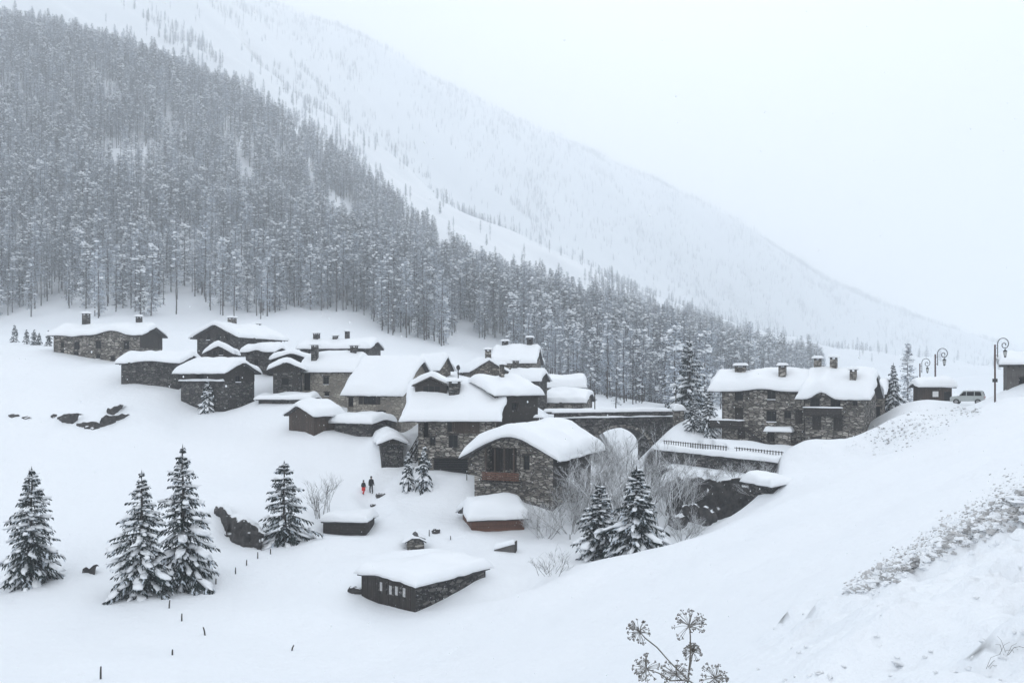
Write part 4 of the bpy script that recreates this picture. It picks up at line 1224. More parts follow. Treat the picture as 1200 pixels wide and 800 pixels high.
def rock_strip(name, label, prof, seed, group=None, deep=1.6, jag=0.35, lean=0.35, cat='rock'):
    """a broken rock face: prof = (px, py of top, py of foot, distance) along its length"""
    n = max(16, int((prof[-1][0] - prof[0][0]) / 0.9)); m = 13
    O = P(*[(prof[0][0]), prof[0][2], prof[0][3]])
    A = np.array(prof, float)
    mb = MB()
    for i in range(n + 1):
        px = A[0, 0] + (A[-1, 0] - A[0, 0]) * i / n
        t, f, d = (np.interp(px, A[:, 0], A[:, c]) for c in (1, 2, 3))
        T, B = P(px, t, d), P(px, f, d)
        T.y += lean * (T.z - B.z)
        for j in range(-1, m + 3):
            if j < 0: p = B - Vector((0, 0.25, 0.9))
            elif j <= m:
                p = B.lerp(T, j / m)
            else: p = T + Vector((0, deep * (j - m) / 2, -0.12 * (j - m)))
            q = p * 0.55 + Vector((seed * 9.1, 0, 0))
            st = 0.45 * (math.floor((p.z + 0.35 * mnoise.noise(q * 0.7)) / 0.55) % 2)
            k = jag * (mnoise.noise(q) * 1.2 + 0.7 * mnoise.noise(q * 2.7) + 0.4 * mnoise.noise(q * 6.1) - 0.5 * st)
            v = p + Vector((0.35 * jag * mnoise.noise(q * 2.3 + Vector((0, 7, 0))), k, 0.55 * jag * mnoise.noise(q * 1.9 + Vector((3, 0, 0))))) - O
            mb.v.append(tuple(v))
    w = m + 4
    for i in range(n):
        for j in range(w - 1):
            a = i * w + j
            mb.f.append((a, a + w, a + w + 1, a + 1)); mb.m.append(0)
    o = mb.build(name, 'rock', None, smooth=True)
    o.location = O
    tag(o, label, cat, group)
    return o
GO = 'rocks of the meadow outcrop'
def dz(px, py): return G(px, py, 40).y
for k, (pts, lab) in enumerate([
    ([(9, 486, 488), (14, 484.5, 490), (20, 485.5, 490), (22, 488, 489)], 'small rock at the far left end of the meadow outcrop'),
    ([(26, 489, 490), (30, 487, 492), (35, 489.5, 492)], 'round small rock second from left in the meadow outcrop'),
    ([(59, 487, 489), (62, 484.5, 490.5), (64, 488, 490)], 'little pointed rock in the middle of the meadow outcrop'),
    ([(66, 489, 492), (73, 485, 495), (85, 484, 497), (92, 484, 492)], 'flat dark rock slab in the middle of the meadow outcrop'),
    ([(90, 496, 498), (100, 494, 502), (110, 493.5, 503), (118, 497, 501)], 'low rock at the bottom of the meadow outcrop'),
    ([(116, 490, 501), (121, 485, 500), (128, 487, 498), (136, 488, 495)], 'dark jagged rock right of centre in the meadow outcrop'),
    ([(125, 478, 484), (132, 476, 487), (140, 473.5, 482), (144, 473, 477)], 'upper right ledge of the dark meadow outcrop'),
    ([(134, 487, 494), (141, 485, 492), (148, 485, 489)], 'lower right end rock of the meadow outcrop')]):
    rock_strip('outcrop_rock', lab, [(p[0], p[1], p[2] + 0.5, dz(p[0], p[2]) + 0.1) for p in pts], k + 1, GO, deep=1.0, jag=0.3)
GB = 'stream bank rocks'
rock_strip('bank_rock', 'narrow dark rock rib at the upper left of the snowy stream bank', [(252, 593, 598, 85), (257, 592, 612, 84), (263, 600, 622, 82), (267, 606, 628, 80.5)], 21, GB, jag=0.4)
rock_strip('bank_rock', 'broad dark rock face of the snowy stream bank', [(262, 606, 625, 81), (270, 605, 636, 79.5), (284, 609, 645, 78), (298, 618, 644, 77.5), (308, 626, 640, 77)], 22, GB, jag=0.5)
g = G(103, 672, 30)
rock_strip('hollow_rock', 'small heart-shaped dark rock poking from snow between two spruces', [(96, 667, 670, g.y), (99, 664.5, 675, g.y), (103, 667, 680, g.y), (108, 661.5, 674, g.y), (112, 661, 667, g.y)], 24, deep=0.5, jag=0.12)
# gully face
rock_strip('gully_rock', 'dark rock face on the far side of the gully right of bare trees', [(780, 572, 604, 97), (796, 560, 614, 95), (820, 561, 617, 93), (840, 564, 615, 92), (862, 561, 609, 91), (885, 560, 596, 90), (903, 562, 584, 89)], 31, 'rock faces of the gully', deep=2.2, jag=0.7, lean=0.25)
rock_strip('gully_rock', 'dark rock band left in the gully below the terrace wall', [(762, 552, 566, 106), (778, 546, 572, 103), (796, 552, 578, 100), (812, 556, 574, 98)], 33, 'rock faces of the gully', deep=1.5, jag=0.75)
for k, (px, py, r_, lab) in enumerate([(810, 600, 0.8, 'snow-capped round boulder standing in the gully bed'), (826, 606, 1.0, 'long snow-covered boulder right in the gully bed'), (795, 612, 0.8, 'small snowy boulder nearest the spruces in the gully')]):
    q = P(px, py, 84); z = hz(q.x, q.y); rock('stream_boulder', lab, (q.x, q.y, max(z, q.z) + 0.1), (r_ * 1.2, r_, r_ * 0.9), 41 + k, group='boulders in the gully bed')

# ------------------------------------------------------------------ trees
def tri_strip(V, F, a, b, w, up):
    """a flat needle-covered twig from a to b"""
    d = (b - a)
    s = d.cross(up)
    if s.length < 1e-5: s = d.orthogonal()
    s = s.normalized() * w
    i = len(V)
    m = a + d * 0.45
    V += [tuple(a - s * 0.35), tuple(a + s * 0.35), tuple(m + s), tuple(b), tuple(m - s)]
    F.append((i, i + 1, i + 2, i + 3, i + 4))

def spruce_meshes(seed, Hh, Rr, snow=1.0, open_=0.0, nwh=26):
    rn = random.Random(seed)
    V, F = [], []
    sn = MB(); wd = MB()
    tr = MB()
    npt = 9
    tr.tube([(0.05 * math.sin(k), 0.05 * math.cos(k * 1.7), Hh * k / (npt - 1) - 0.4 * (k == 0)) for k in range(npt)], [0.022 * Hh * (1 - k / (npt - 1)) ** 0.9 + 0.012 for k in range(npt)], 7)
    Z = Vector((0, 0, 1))
    for wi in range(nwh):
        f = (wi + rn.uniform(-0.25, 0.25)) / nwh
        f = min(max(f, 0.0), 0.985)
        z = Hh * (0.035 + 0.965 * f)
        Lmax = Rr * ((1 - f) ** 0.82) * (0.9 + 0.2 * rn.random()) * (1.0 if f > 0.12 else 0.85 + f)
        nb = rn.randint(7, 9) if f < 0.7 else rn.randint(5, 7)
        off = rn.random() * 6.28
        for bi in range(nb):
            az = off + 6.283 * bi / nb + rn.uniform(-0.3, 0.3)
            Lb = Lmax * rn.uniform(0.5, 1.15)
            Lb *= 1.0 + 0.45 * mnoise.noise(Vector((math.cos(az) * 1.2 + seed, math.sin(az) * 1.2, z * 5.0 / Hh)))
            if rn.random() < open_: continue
            if Lb < 0.12: Lb = 0.12
            out = Vector((math.cos(az), math.sin(az), 0))
            e0 = R(-22 + 62 * f ** 1.4 + rn.uniform(-8, 8))
            sag = (0.30 - 0.18 * f) * Lb * snow
            pts = []
            ns = max(4, int(Lb / 0.28))
            z0 = z + rn.uniform(-0.55, 0.55) * Hh / nwh
            for k in range(ns + 1):
                t = k / ns
                pts.append(Vector((0, 0, z0)) + out * (Lb * t * math.cos(e0)) + Z * (Lb * t * math.sin(e0) - sag * t * t * 1.2 + 0.28 * sag * t ** 4))
            wd.tube([tuple(pts[0]), tuple(pts[ns // 2]), tuple(pts[-1])], [0.03 + 0.006 * Lb, 0.02, 0.006], 3, caps=False)
            side = Vector((-out.y, out.x, 0))
            for k in range(1, ns + 1):
                t = k / ns
                p = pts[k]
                dirv = (pts[k] - pts[k - 1]).normalized()
                ll = (0.16 + 0.40 * Lb * (1 - t * 0.75) * min(1, t * 3.0)) * rn.uniform(0.7, 1.15)
                ll = min(ll, 0.95)
                for s in (-1, 1):
                    tip = p + (dirv * rn.uniform(0.55, 0.9) + side * s * rn.uniform(0.6, 1.0)).normalized() * ll - Z * ll * rn.uniform(0.15, 0.5)
                    tri_strip(V, F, p - dirv * 0.05, tip, rn.uniform(0.05, 0.085), Z)
                    mid = p.lerp(tip, 0.5)
                    tri_strip(V, F, mid, mid + (tip - p) * 0.25 - Z * rn.uniform(0.12, 0.3) + dirv * 0.1, rn.uniform(0.035, 0.06), side)
                    if ll > 0.4:
                        for q in (0.3, 0.6):
                            m2 = p.lerp(tip, q)
                            tri_strip(V, F, m2, m2 + dirv * ll * 0.4 + side * s * ll * 0.05 - Z * 0.08, 0.05, Z)
                tri_strip(V, F, pts[k - 1], p + dirv * 0.12 - Z * 0.05, 0.075, Z)
                tri_strip(V, F, p, p + dirv * 0.12 - Z * rn.uniform(0.15, 0.35), 0.05, side)
            # snow cushions lying along the bough
            if rn.random() < 0.80 * min(1, snow + 0.1):
                t = rn.uniform(0.35, 0.75)
                while t < 1.0:
                    k = min(ns, int(t * ns + 0.5))
                    p = pts[k]
                    a = min(0.46, 0.09 + 0.14 * Lb) * rn.uniform(0.35, 1.2) * (0.8 + 0.25 * snow)
                    i0 = len(sn.v)
                    sl = (pts[min(k + 1, ns)] - pts[max(k - 1, 0)]).normalized()
                    sn.blob((0, 0, 0), a * rn.uniform(0.9, 1.5), a * 0.7, a * 0.45, rn.random() * 50, 7, 4, 1.1, rot=az + rn.uniform(-0.5, 0.5))
                    for vi in range(i0, len(sn.v)):
                        x, y, zz = sn.v[vi]
                        rad = x * out.x + y * out.y
                        sn.v[vi] = (p.x + x, p.y + y, p.z + 0.06 + a * 0.16 + zz + rad * sl.z / max(0.2, math.hypot(sl.x, sl.y)))
                    t += rn.uniform(0.16, 0.42)
    # leader
    tri_strip(V, F, Vector((0, 0, Hh * 0.93)), Vector((0, 0, Hh * 1.03)), 0.06, Vector((0, 1, 0)))
    tri_strip(V, F, Vector((0, 0, Hh * 0.93)), Vector((0, 0, Hh * 1.03)), 0.06, Vector((1, 0, 0)))
    cm = MB(); cm.v = V; cm.f = F; cm.m = [0] * len(F)
    return (tr.mesh('trunk', 'bark', True, uv=False), wd.mesh('branches', 'bark', True, uv=False), cm.mesh('foliage', 'needles', uv=False), sn.mesh('snow_load', 'roof_snow', True, uv=False))

def place_tree(name, label, meshes, loc, scale=1.0, rz=0.0, group=None, cat='tree', parts=('trunk', 'branches', 'crown', 'snow_load'), sz=None):
    root = empty(name, loc, rz)
    root.scale = (scale, scale, sz or scale)
    tag(root, label, cat, group)
    for nm, me in zip(parts, meshes):
        o = bpy.data.objects.new(nm, me); col.objects.link(o); o.parent = root
        if nm in ('snow_load', 'branches'): o['kind'] = 'stuff'
    return root

SPR = {
    'A': (spruce_meshes(3, 12.0, 3.1, 1.0), 12.0),
    'B': (spruce_meshes(9, 10.0, 2.9, 0.95), 10.0),
    'C': (spruce_meshes(17, 8.0, 2.3, 1.3, nwh=20), 8.0),
    'D': (spruce_meshes(23, 4.2, 1.15, 1.7, nwh=12), 4.2),
    'E': (spruce_meshes(31, 7.5, 2.6, 0.7, 0.12, nwh=18), 7.5),
}
def spr(var, label, px, pyb, pyt, rz=0.0, wide=1.0, dmin=30, d=None, group=None, name='spruce_tree'):
    g = G(px, pyb, dmin) if d is None else P(px, pyb, d)
    if d is not None: g.z = hz(g.x, g.y)
    hh = (EYE + (HOR - pyt) / FPX * g.y) - g.z
    me, H0 = SPR[var]
    s = hh / (H0 * 1.02)
    return place_tree(name, label, me, (g.x, g.y, g.z - 0.1), s * wide, rz, group, sz=s)
spr('B', 'snow-dusted spruce standing alone at the far left of the meadow', 37, 683, 545, 0.4, 1.12)
spr('A', 'shorter left spruce of the snowy pair on the left meadow', 166, 696, 549, 1.4, 1.22)
spr('A', 'tallest spruce, right one of the pair on the left meadow', 214, 688, 519, 3.0, 1.1)
spr('E', 'loose-branched spruce beside the bare bush and box shed', 333, 636, 538, 0.5, 1.25)
spr('D', 'little snowy fir against the dark log house wall', 243, 484, 445, 0.5, 1.1, d=120.6)
spr('D', 'smaller left fir of the snow-laden pair by the garage', 478, 573, 528, 1.0, 0.9)
spr('D', 'taller right fir of the snow-laden pair by the garage', 497, 573, 522, 2.0, 0.95)
spr('C', 'large snow-plastered spruce at the crest of the gully', 746, 651, 544, 4.1, 1.38, d=71)
spr('C', 'smaller spruce half hidden left of the gully spruce', 703, 634, 564, 2.2, 1.6, d=74)
spr('B', 'tall frosted conifer behind the gate pillar and the inn', 808, 486, 397, 1.2, 1.05, d=150, name='pine_tree')
spr('C', 'dark spruce pressed against the left side of the inn', 830, 498, 452, 0.2, 0.95, d=116)
spr('C', 'bushy low spruce beside the snow-capped gate pillar', 812, 503, 463, 2.2, 1.3, d=117)
spr('C', 'snow-laden spruce standing right of the eyebrow-roofed house', 1047, 482, 424, 1.2, 0.85, d=122)
spr('C', 'dark low spruce touching the annex of the eyebrow-roofed house', 1026, 482, 442, 3.0, 1.0, d=124)
for k, (px, yb, yt, lab) in enumerate([(17, 401, 380, 'leftmost of the little firs left of the farmhouse'), (31, 403, 385, 'second little fir from the left beyond the meadow'), (40, 404, 385, 'middle little fir of the row left of farmhouse'), (46, 404, 389, 'fourth and smallest fir of the row left of farmhouse'), (57, 405, 386, 'little fir nearest the farmhouse corner')]):
    spr('D', lab, px, yb, yt, k * 1.3, 1.0, dmin=60, group='little firs beside the farmhouse')

# bare shrubs -----------------------------------------------------------
def shrub_mesh(seed, Hh, spread, stems, depth=4, lean=0.35):
    rn = random.Random(seed)
    mb = MB()
    def grow(p, d, L, r, lv):
        n = 3 if lv > 1 else 2
        pts = [p]
        for k in range(n):
            d = (d + Vector((rn.uniform(-1, 1), rn.uniform(-1, 1), rn.uniform(-0.25, 0.6))) * 0.16).normalized()
            pts.append(pts[-1] + d * L / n)
        mb.tube([tuple(q) for q in pts], [r, r * 0.85, r * 0.7, r * 0.5][:n + 1], 3, caps=False)
        if lv <= 0: return
        for k in range(rn.randint(3, 4)):
            i = rn.randint(1, n)
            nd = (d + Vector((rn.uniform(-1, 1), rn.uniform(-1, 1), rn.uniform(-0.3, 0.7))) * 0.85).normalized()
            grow(pts[i], nd, L * rn.uniform(0.45, 0.7), r * 0.6, lv - 1)
    for s in range(stems):
        a = rn.random() * 6.28
        q = Vector((math.cos(a), math.sin(a), 0))
        grow(q * rn.random() * spread * 0.35, (Vector((0, 0, 1)) + q * lean * rn.uniform(0.2, 1.3)).normalized(), Hh * rn.uniform(0.4, 0.58), 0.0065 * Hh + 0.008, depth)
    return mb.mesh('branches', 'twig', True, uv=False)
SH = [shrub_mesh(1, 4.0, 2.0, 12, 3, 0.25), shrub_mesh(2, 7.0, 2.5, 8, 5, 0.55), shrub_mesh(3, 6.0, 2.5, 8, 5, 0.75), shrub_mesh(5, 1.6, 2.2, 16, 2, 0.9), shrub_mesh(8, 3.0, 2.8, 14, 4, 0.95)]
def shrub(label, k, px, py, h_px, H0, d=None, rz=0, wide=1.0, name='bare_shrub', group=None):
    g = G(px, py, 20) if d is None else P(px, py, d)
    if d is not None: g.z = hz(g.x, g.y)
    s = h_px / FPX * g.y / H0
    o = bpy.data.objects.new(name, SH[k]); col.objects.link(o)
    o.location = (g.x, g.y, g.z - 0.05); o.scale = (s * wide, s * wide, s); o.rotation_euler = (0, 0, rz)
    tag(o, label, 'shrub', group)
shrub('bare upright bush between the loose spruce and box shed', 0, 376, 606, 58, 4.4)
shrub('low bare bush with snowy twigs on the foreground crest', 3, 648, 672, 30, 1.5, wide=1.2)
GG = 'bare snowy trees in the gully'
shrub('bare tree with frosted branches left of the gully spruce', 1, 712, 618, 92, 7.0, d=84, group=GG)
shrub('bare frosted tree rising before the bridge arch', 2, 730, 612, 98, 6.0, d=92, rz=1.0, group=GG)
shrub('bare frosted tree right of the gully spruce before the rocks', 1, 775, 608, 82, 7.0, d=86, rz=2.2, group=GG)
shrub('bare frosted shrub close to the arched-roof house wall', 4, 668, 625, 60, 3.2, d=84, rz=0.4, group=GG)
shrub('bare frosted shrub at the foot of the stone house corner', 4, 640, 630, 42, 3.2, d=83, rz=2.4, group=GG)
shrub('bare frosted tree under the eave of arched-roof house', 2, 695, 600, 80, 6.0, d=92, rz=4.0, group=GG)
shrub('low frosted shrub in the gully bed beside snowy boulders', 4, 800, 620, 38, 3.0, d=80, rz=5.0, group=GG)
shrub('bare frosted tree spreading over the gully rocks', 2, 790, 600, 78, 6.0, d=90, rz=3.4, group=GG)
shrub('bare frosted tree above the tip of the gully spruce', 1, 755, 604, 84, 7.0, d=95, rz=5.2, group=GG)
shrub('bare frosted tree behind the smaller gully spruce', 2, 684, 612, 74, 6.0, d=86, rz=0.7, group=GG)
for k, (px, py, hp, lab) in enumerate([(812, 556, 20, 'snowy bush at the left below the terrace wall'), (838, 560, 18, 'snowy bush second from left below the terrace wall'), (862, 562, 18, 'snowy bush third from left below the terrace wall'), (885, 560, 22, 'snowy bush nearest the end of the terrace wall'), (890, 590, 26, 'bush hanging over the right end of the gully rocks')]):
    shrub(lab, 4, px, py, hp, 3.0, d=95 if k < 4 else 84, rz=k * 1.7, wide=1.3, group='bushes below the terrace wall')

# ------------------------------------------------------------------ larch forest
def larch_meshes(seed, Hh, Rr, nb, base=0.22, tw=13, wid=0.04, pads=10):
    rn = random.Random(seed)
    tr = MB()
    bend = [(rn.uniform(-0.12, 0.12), rn.uniform(-0.12, 0.12)) for k in range(8)]
    tr.tube([(bend[k][0] * (k > 0), bend[k][1] * (k > 0), Hh * k / 7 - 1.0 * (k == 0)) for k in range(8)], [0.19 * (1 - k / 7.0) ** 0.8 + 0.03 for k in range(8)], 5)
    V, F = [], []
    Z = Vector((0, 0, 1))
    for b in range(nb):
        f = rn.random() ** 0.85
        z = Hh * (base + (0.99 - base) * f)
        Lb = Rr * (0.25 + 0.75 * (1 - f) ** 0.7) * rn.uniform(0.5, 1.1)
        if f < 0.12: Lb *= 0.6
        az = rn.random() * 6.283
        out = Vector((math.cos(az), math.sin(az), 0)); side = Vector((-out.y, out.x, 0))
        e0 = R(rn.uniform(-22, 12) + 40 * f ** 3)
        p0 = Vector((0, 0, z))
        d = (out * math.cos(e0) + Z * math.sin(e0))
        p1 = p0 + d * Lb
        tri_strip(V, F, p0, p1, wid, Z)
        tri_strip(V, F, p0, p1, wid, side)
        for k in range(tw):
            t = rn.uniform(0.2, 1.0)
            q = p0.lerp(p1, t)
            e = (d * rn.uniform(0.2, 1.0) + side * rn.uniform(-1, 1) + Z * rn.uniform(-0.9, 0.25)).normalized()
            tri_strip(V, F, q, q + e * Lb * rn.uniform(0.14, 0.38), wid * rn.uniform(0.8, 1.5), Z if rn.random() < 0.6 else side)
    cm = MB(); cm.v = V; cm.f = F; cm.m = [0] * len(F)
    for k in range(pads):
        f = rn.random()
        z = Hh * (base + 0.1 + (0.88 - base) * f); r = Rr * (0.3 + 0.6 * (1 - f)) * rn.uniform(0.3, 0.9); a = rn.random() * 6.283
        q = rn.uniform(0.25, 0.6)
        cm.blob((r * math.cos(a), r * math.sin(a), z), q * 1.5, q * 0.9, q * 0.5, rn.random() * 50, 6, 4, 1.0, mi=1, rot=a)
    return tr.mesh('trunk', 'bark', True, uv=False), cm.mesh('crown', ['larch_twigs', 'roof_snow'], uv=False)
LAR = [larch_meshes(101, 24, 3.2, 190), larch_meshes(102, 27, 3.5, 200, 0.28), larch_meshes(103, 21, 3.0, 180, 0.12), larch_meshes(104, 25, 2.7, 160, 0.33), larch_meshes(105, 22, 3.8, 260, 0.05, 15, 0.06, 60)]
LARH = [24, 27, 21, 25, 22]

def poly_y(pts, x):
    xs = [p[0] for p in pts]; ys = [p[1] for p in pts]
    return np.interp(x, xs, ys)
TOPL = [(-300, -30), (0, 35), (130, 70), (250, 110), (350, 165), (430, 225), (500, 285), (560, 330), (630, 345), (700, 368), (830, 398), (900, 416), (965, 440)]
LOWL = [(-300, 380), (0, 378), (60, 371), (190, 371), (300, 374), (345, 360), (430, 368), (445, 392), (520, 404), (545, 380), (600, 420), (640, 446), (700, 482), (800, 486), (900, 470), (1000, 455)]
def forest_points():
    rs = np.random.RandomState(5)
    n = 60000
    y = np.sqrt(rs.uniform(185 ** 2, 1150 ** 2, n)); x = rs.uniform(-0.85, 0.5, n) * y
    z = height(x, y)
    px = 600 + FPX * x / y; py = HOR - FPX * (z - EYE) / y
    keep = (py > poly_y(TOPL, px) + 6 * vnoise(px / 14, py * 0, 31)) & (py < poly_y(LOWL, px) + 10 * vnoise(px / 9, px * 0, 33)) & (px < 965)
    # clearings
    cl_ = ((px - 400) / 22) ** 2 + ((py - 262) / 26) ** 2 < 1
    cl2 = ((px - 520) / 8) ** 2 + ((py - 300) / 22) ** 2 < 1
    cl3 = ((px - 285) / 6) ** 2 + ((py - 215) / 22) ** 2 < 1
    dens = 0.62 + 1.5 * vnoise(x / 45, y / 45, 34) + 0.8 * vnoise(x / 16, y / 16, 35)
    keep &= (y > 270) | (px > 640)
    keep &= ~cl_ & ~cl2 & ~cl3 & (rs.rand(n) < np.clip(dens, 0.1, 1))
    p = np.stack([x, y, z, px, py], 1)[keep]
    # thin to a minimum spacing
    cell = {}
    out = []
    for r in p:
        k = (int(r[0] // 4.6), int(r[1] // 4.6))
        if k in cell: continue
        cell[k] = 1
        out.append(r)
    return np.array(out), rs
q = P(1064, 476, 170); q.z = hz(q.x, q.y)
sc_ = (EYE + (HOR - 402) / FPX * 170 - q.z) / 22.0
place_tree('larch_tree', 'tall hazy larch behind the spruce right of the stone houses', LAR[4], (q.x, q.y, q.z - 0.2), sc_, 0.3, parts=('trunk', 'crown'))
FP, rs_ = forest_points()
order = np.argsort(np.hypot(FP[:, 0], FP[:, 1]))
inview = [i for i in order if -15 < FP[i, 3] < 1215]
near = inview[:300]
nearset = set(near)
print('forest', len(FP))
rn = random.Random(77)
SRC = {}
for j, i in enumerate(near):
    x, y, z = FP[i, :3]
    v = rn.randint(0, 4)
    s = rn.uniform(0.75, 1.35) if y > 300 else rn.uniform(0.55, 0.92)
    root = place_tree('larch_tree', 'one of the nearest frosted larches along the lower edge of the forest', LAR[v], (x, y, z - 0.3), s, rn.random() * 6.28, 'larches at the front of the forest', parts=('trunk', 'crown'))
    root.rotation_euler = (rn.uniform(-0.03, 0.03), rn.uniform(-0.03, 0.03), rn.random() * 6.28)
    if v not in SRC:
        SRC[v] = [c for c in root.children]

def scatter_object(name, label, pts, cat):
    """one mass of trees: points that carry the larches as instances"""
    me = bpy.data.meshes.new(name)
    me.from_pydata([tuple(p[:3]) for p in pts], [], [])
    rr = random.Random(len(pts))
    n = len(pts)
    a = me.attributes.new('rotz', 'FLOAT', 'POINT'); a.data.foreach_set('value', [rr.random() * 6.28 for _ in range(n)])
    a = me.attributes.new('scl', 'FLOAT', 'POINT'); a.data.foreach_set('value', [p[3] * rr.uniform(0.62, 1.1) for p in pts])
    a = me.attributes.new('var', 'INT', 'POINT'); a.data.foreach_set('value', [rr.randint(0, 4) for _ in range(n)])
    o = bpy.data.objects.new(name, me); col.objects.link(o)
    tag(o, label, cat, kind='stuff')
    ng = bpy.data.node_groups.new(name, 'GeometryNodeTree')
    ng.interface.new_socket('Geometry', in_out='INPUT', socket_type='NodeSocketGeometry')
    ng.interface.new_socket('Geometry', in_out='OUTPUT', socket_type='NodeSocketGeometry')
    gi = ng.nodes.new('NodeGroupInput'); go = ng.nodes.new('NodeGroupOutput')
    jn = ng.nodes.new('GeometryNodeJoinGeometry')
    def named(nm, typ):
        q = ng.nodes.new('GeometryNodeInputNamedAttribute'); q.data_type = typ; q.inputs['Name'].default_value = nm
        return q.outputs['Attribute']
    rot = ng.nodes.new('ShaderNodeCombineXYZ'); ng.links.new(named('rotz', 'FLOAT'), rot.inputs['Z'])
    scl = named('scl', 'FLOAT'); var = named('var', 'INT')
    for v in SRC:
        cmp_ = ng.nodes.new('FunctionNodeCompare'); cmp_.data_type = 'INT'; cmp_.operation = 'EQUAL'
        ng.links.new(var, cmp_.inputs[2]); cmp_.inputs[3].default_value = v
        for ob in SRC[v]:
            oi = ng.nodes.new('GeometryNodeObjectInfo'); oi.transform_space = 'ORIGINAL'; oi.inputs['Object'].default_value = ob
            ip = ng.nodes.new('GeometryNodeInstanceOnPoints')
            ng.links.new(gi.outputs[0], ip.inputs['Points']); ng.links.new(cmp_.outputs[0], ip.inputs['Selection'])
            ng.links.new(oi.outputs['Geometry'], ip.inputs['Instance']); ng.links.new(rot.outputs[0], ip.inputs['Rotation']); ng.links.new(scl, ip.inputs['Scale'])
            ng.links.new(ip.outputs[0], jn.inputs[0])
    ng.links.new(jn.outputs[0], go.inputs[0])
    md = o.modifiers.new('trees', 'NODES'); md.node_group = ng
    return o
rest = [(FP[i, 0], FP[i, 1], FP[i, 2] - 0.3, 1.25 if FP[i, 1] > 300 else 0.85) for i in range(len(FP)) if i not in nearset]
scatter_object('larch_forest', 'dense frosted larch forest covering the lower mountainside', rest, 'forest')

def far_points():
    rs = np.random.RandomState(8)
    n = 130000
    y = np.sqrt(rs.uniform(560 ** 2, 3900 ** 2, n)); x = rs.uniform(-0.85, 0.75, n) * y
    z = height(x, y)
    px = 600 + FPX * x / y; py = HOR - FPX * (z - EYE) / y
    up = py < poly_y(TOPL, px) - 2
    dens = 0.02 + 0.5 * sst(vnoise(x / 90 + y / 240, (y - x) / 190, 41) + 0.6 * vnoise(x / 30, y / 30, 42), 0.18, 0.42)
    band = sst(y, 2200, 2700) * 0.35                       # the farther slope is wooded again
    dens = dens + band * (0.4 + vnoise(x / 90, y / 200, 43))
    keep = up & (rs.rand(n) < np.clip(dens, 0, 1))
    return np.stack([x, y, z - 0.3, np.full(n, 0.85)], 1)[keep]
far = far_points()
print('far trees', len(far))
scatter_object('scattered_mountain_wood', 'sparse trees dotting the open snowy slope above the forest', [tuple(p) for p in far], 'forest')

# ------------------------------------------------------------------ street lamps, car, bench
def lamp_post(label, px, pyb, pyt, d):
    g = P(px, pyb, d); g.z = hz(g.x, g.y) - 0.1
    root = empty('street_lamp', g); tag(root, label, 'street lamp', 'crook-topped street lamps by the road')
    top = EYE + (HOR - pyt) / FPX * d - g.z
    k = top / 6.4
    root.scale = (k, k, k)
    p = MB(); p.tube([(0, 0, -0.3), (0, 0, 5.75)], 0.085, 8); p.build('pole', 'pole_paint', root, smooth=True)
    b = MB(); b.box(-0.17, 0.17, -0.16, 0.16, 2.05, 2.4); b.build('junction_box', 'iron', root)
    c = MB()
    pts = [(0.26, 0, 4.5), (0.26, 0, 5.2), (0.26, 0, 5.8)]
    for a in range(0, 13):
        t = math.pi - math.pi * a / 12 * 1.12
        pts.append((0.80 + 0.54 * math.cos(t), 0, 5.85 + 0.54 * math.sin(t)))
    for a in range(1, 16):
        t = -0.38 - 0.42 * a; r = 0.36 - 0.017 * a
        pts.append((0.94 + r * math.cos(t), 0, 5.72 + r * math.sin(t)))
    c.tube(pts, 0.04, 6); cr = c.build('crook', 'iron', root, smooth=True)
    s = MB()
    for z in (4.7, 5.4): s.bar((0.0, 0, z), (0.26, 0, z), 0.05)
    s.build('bracket', 'iron', cr)
    l = MB()
    rr = [(0.0, 5.3), (0.05, 5.28), (0.20, 5.12), (0.22, 5.08), (0.17, 5.05)]
    n = 6
    def lathe(mb, prof, cx):
        i0 = len(mb.v)
        for (r, z) in prof:
            for j in range(n):
                mb.v.append((cx + r * math.cos(6.283 * j / n), r * math.sin(6.283 * j / n), z))
        for q in range(len(prof) - 1):
            for j in range(n):
                a = i0 + q * n + j; b2 = i0 + q * n + (j + 1) % n
                mb.f.append((a, b2, b2 + n, a + n)); mb.m.append(0)
    lathe(l, rr, 1.0); l.tube([(1.0, 0, 5.5), (1.0, 0, 5.28)], 0.025, 5)
    for j in range(n):
        a = 6.283 * j / n
        l.bar((1.0 + 0.18 * math.cos(a), 0.18 * math.sin(a), 5.06), (1.0 + 0.10 * math.cos(a), 0.10 * math.sin(a), 4.6), 0.025)
    lathe(l, [(0.12, 4.61), (0.12, 4.55), (0.03, 4.48), (0.0, 4.42)], 1.0)
    lo = l.build('lantern', 'iron', root)
    gl = MB(); lathe(gl, [(0.16, 5.05), (0.09, 4.6)], 1.0); gl.build('lantern_glass', 'lamp_glass', lo)
lamp_post('nearest street lamp with brown pole at the right side', 1166, 470, 396, 76)
lamp_post('middle street lamp rising behind the roadside hut', 1096, 468, 408, 113)
lamp_post('farthest faint street lamp left of the roadside hut roof', 1078, 466, 420, 140)

# utility poles by the bridge
for (px, d, yb, yt, lab) in ((697, 126, 488, 462, 'thin wooden pole at the left end of the bridge'), (792, 128, 492, 458, 'thin dark post at the right end of the bridge')):
    q = P(px, yb, d); zt = EYE + (HOR - yt) / FPX * d; z0 = hz(q.x, q.y)
    m = MB(); m.tube([(0, 0, -0.3), (0, 0, zt - z0)], [0.11, 0.08], 7); m.blob((0, 0, zt - z0 + 0.05), 0.14, 0.14, 0.12, 2)
    o = m.build('wooden_pole', 'stake_wood', None, smooth=True); o.location = (q.x, q.y, z0); tag(o, lab, 'pole')

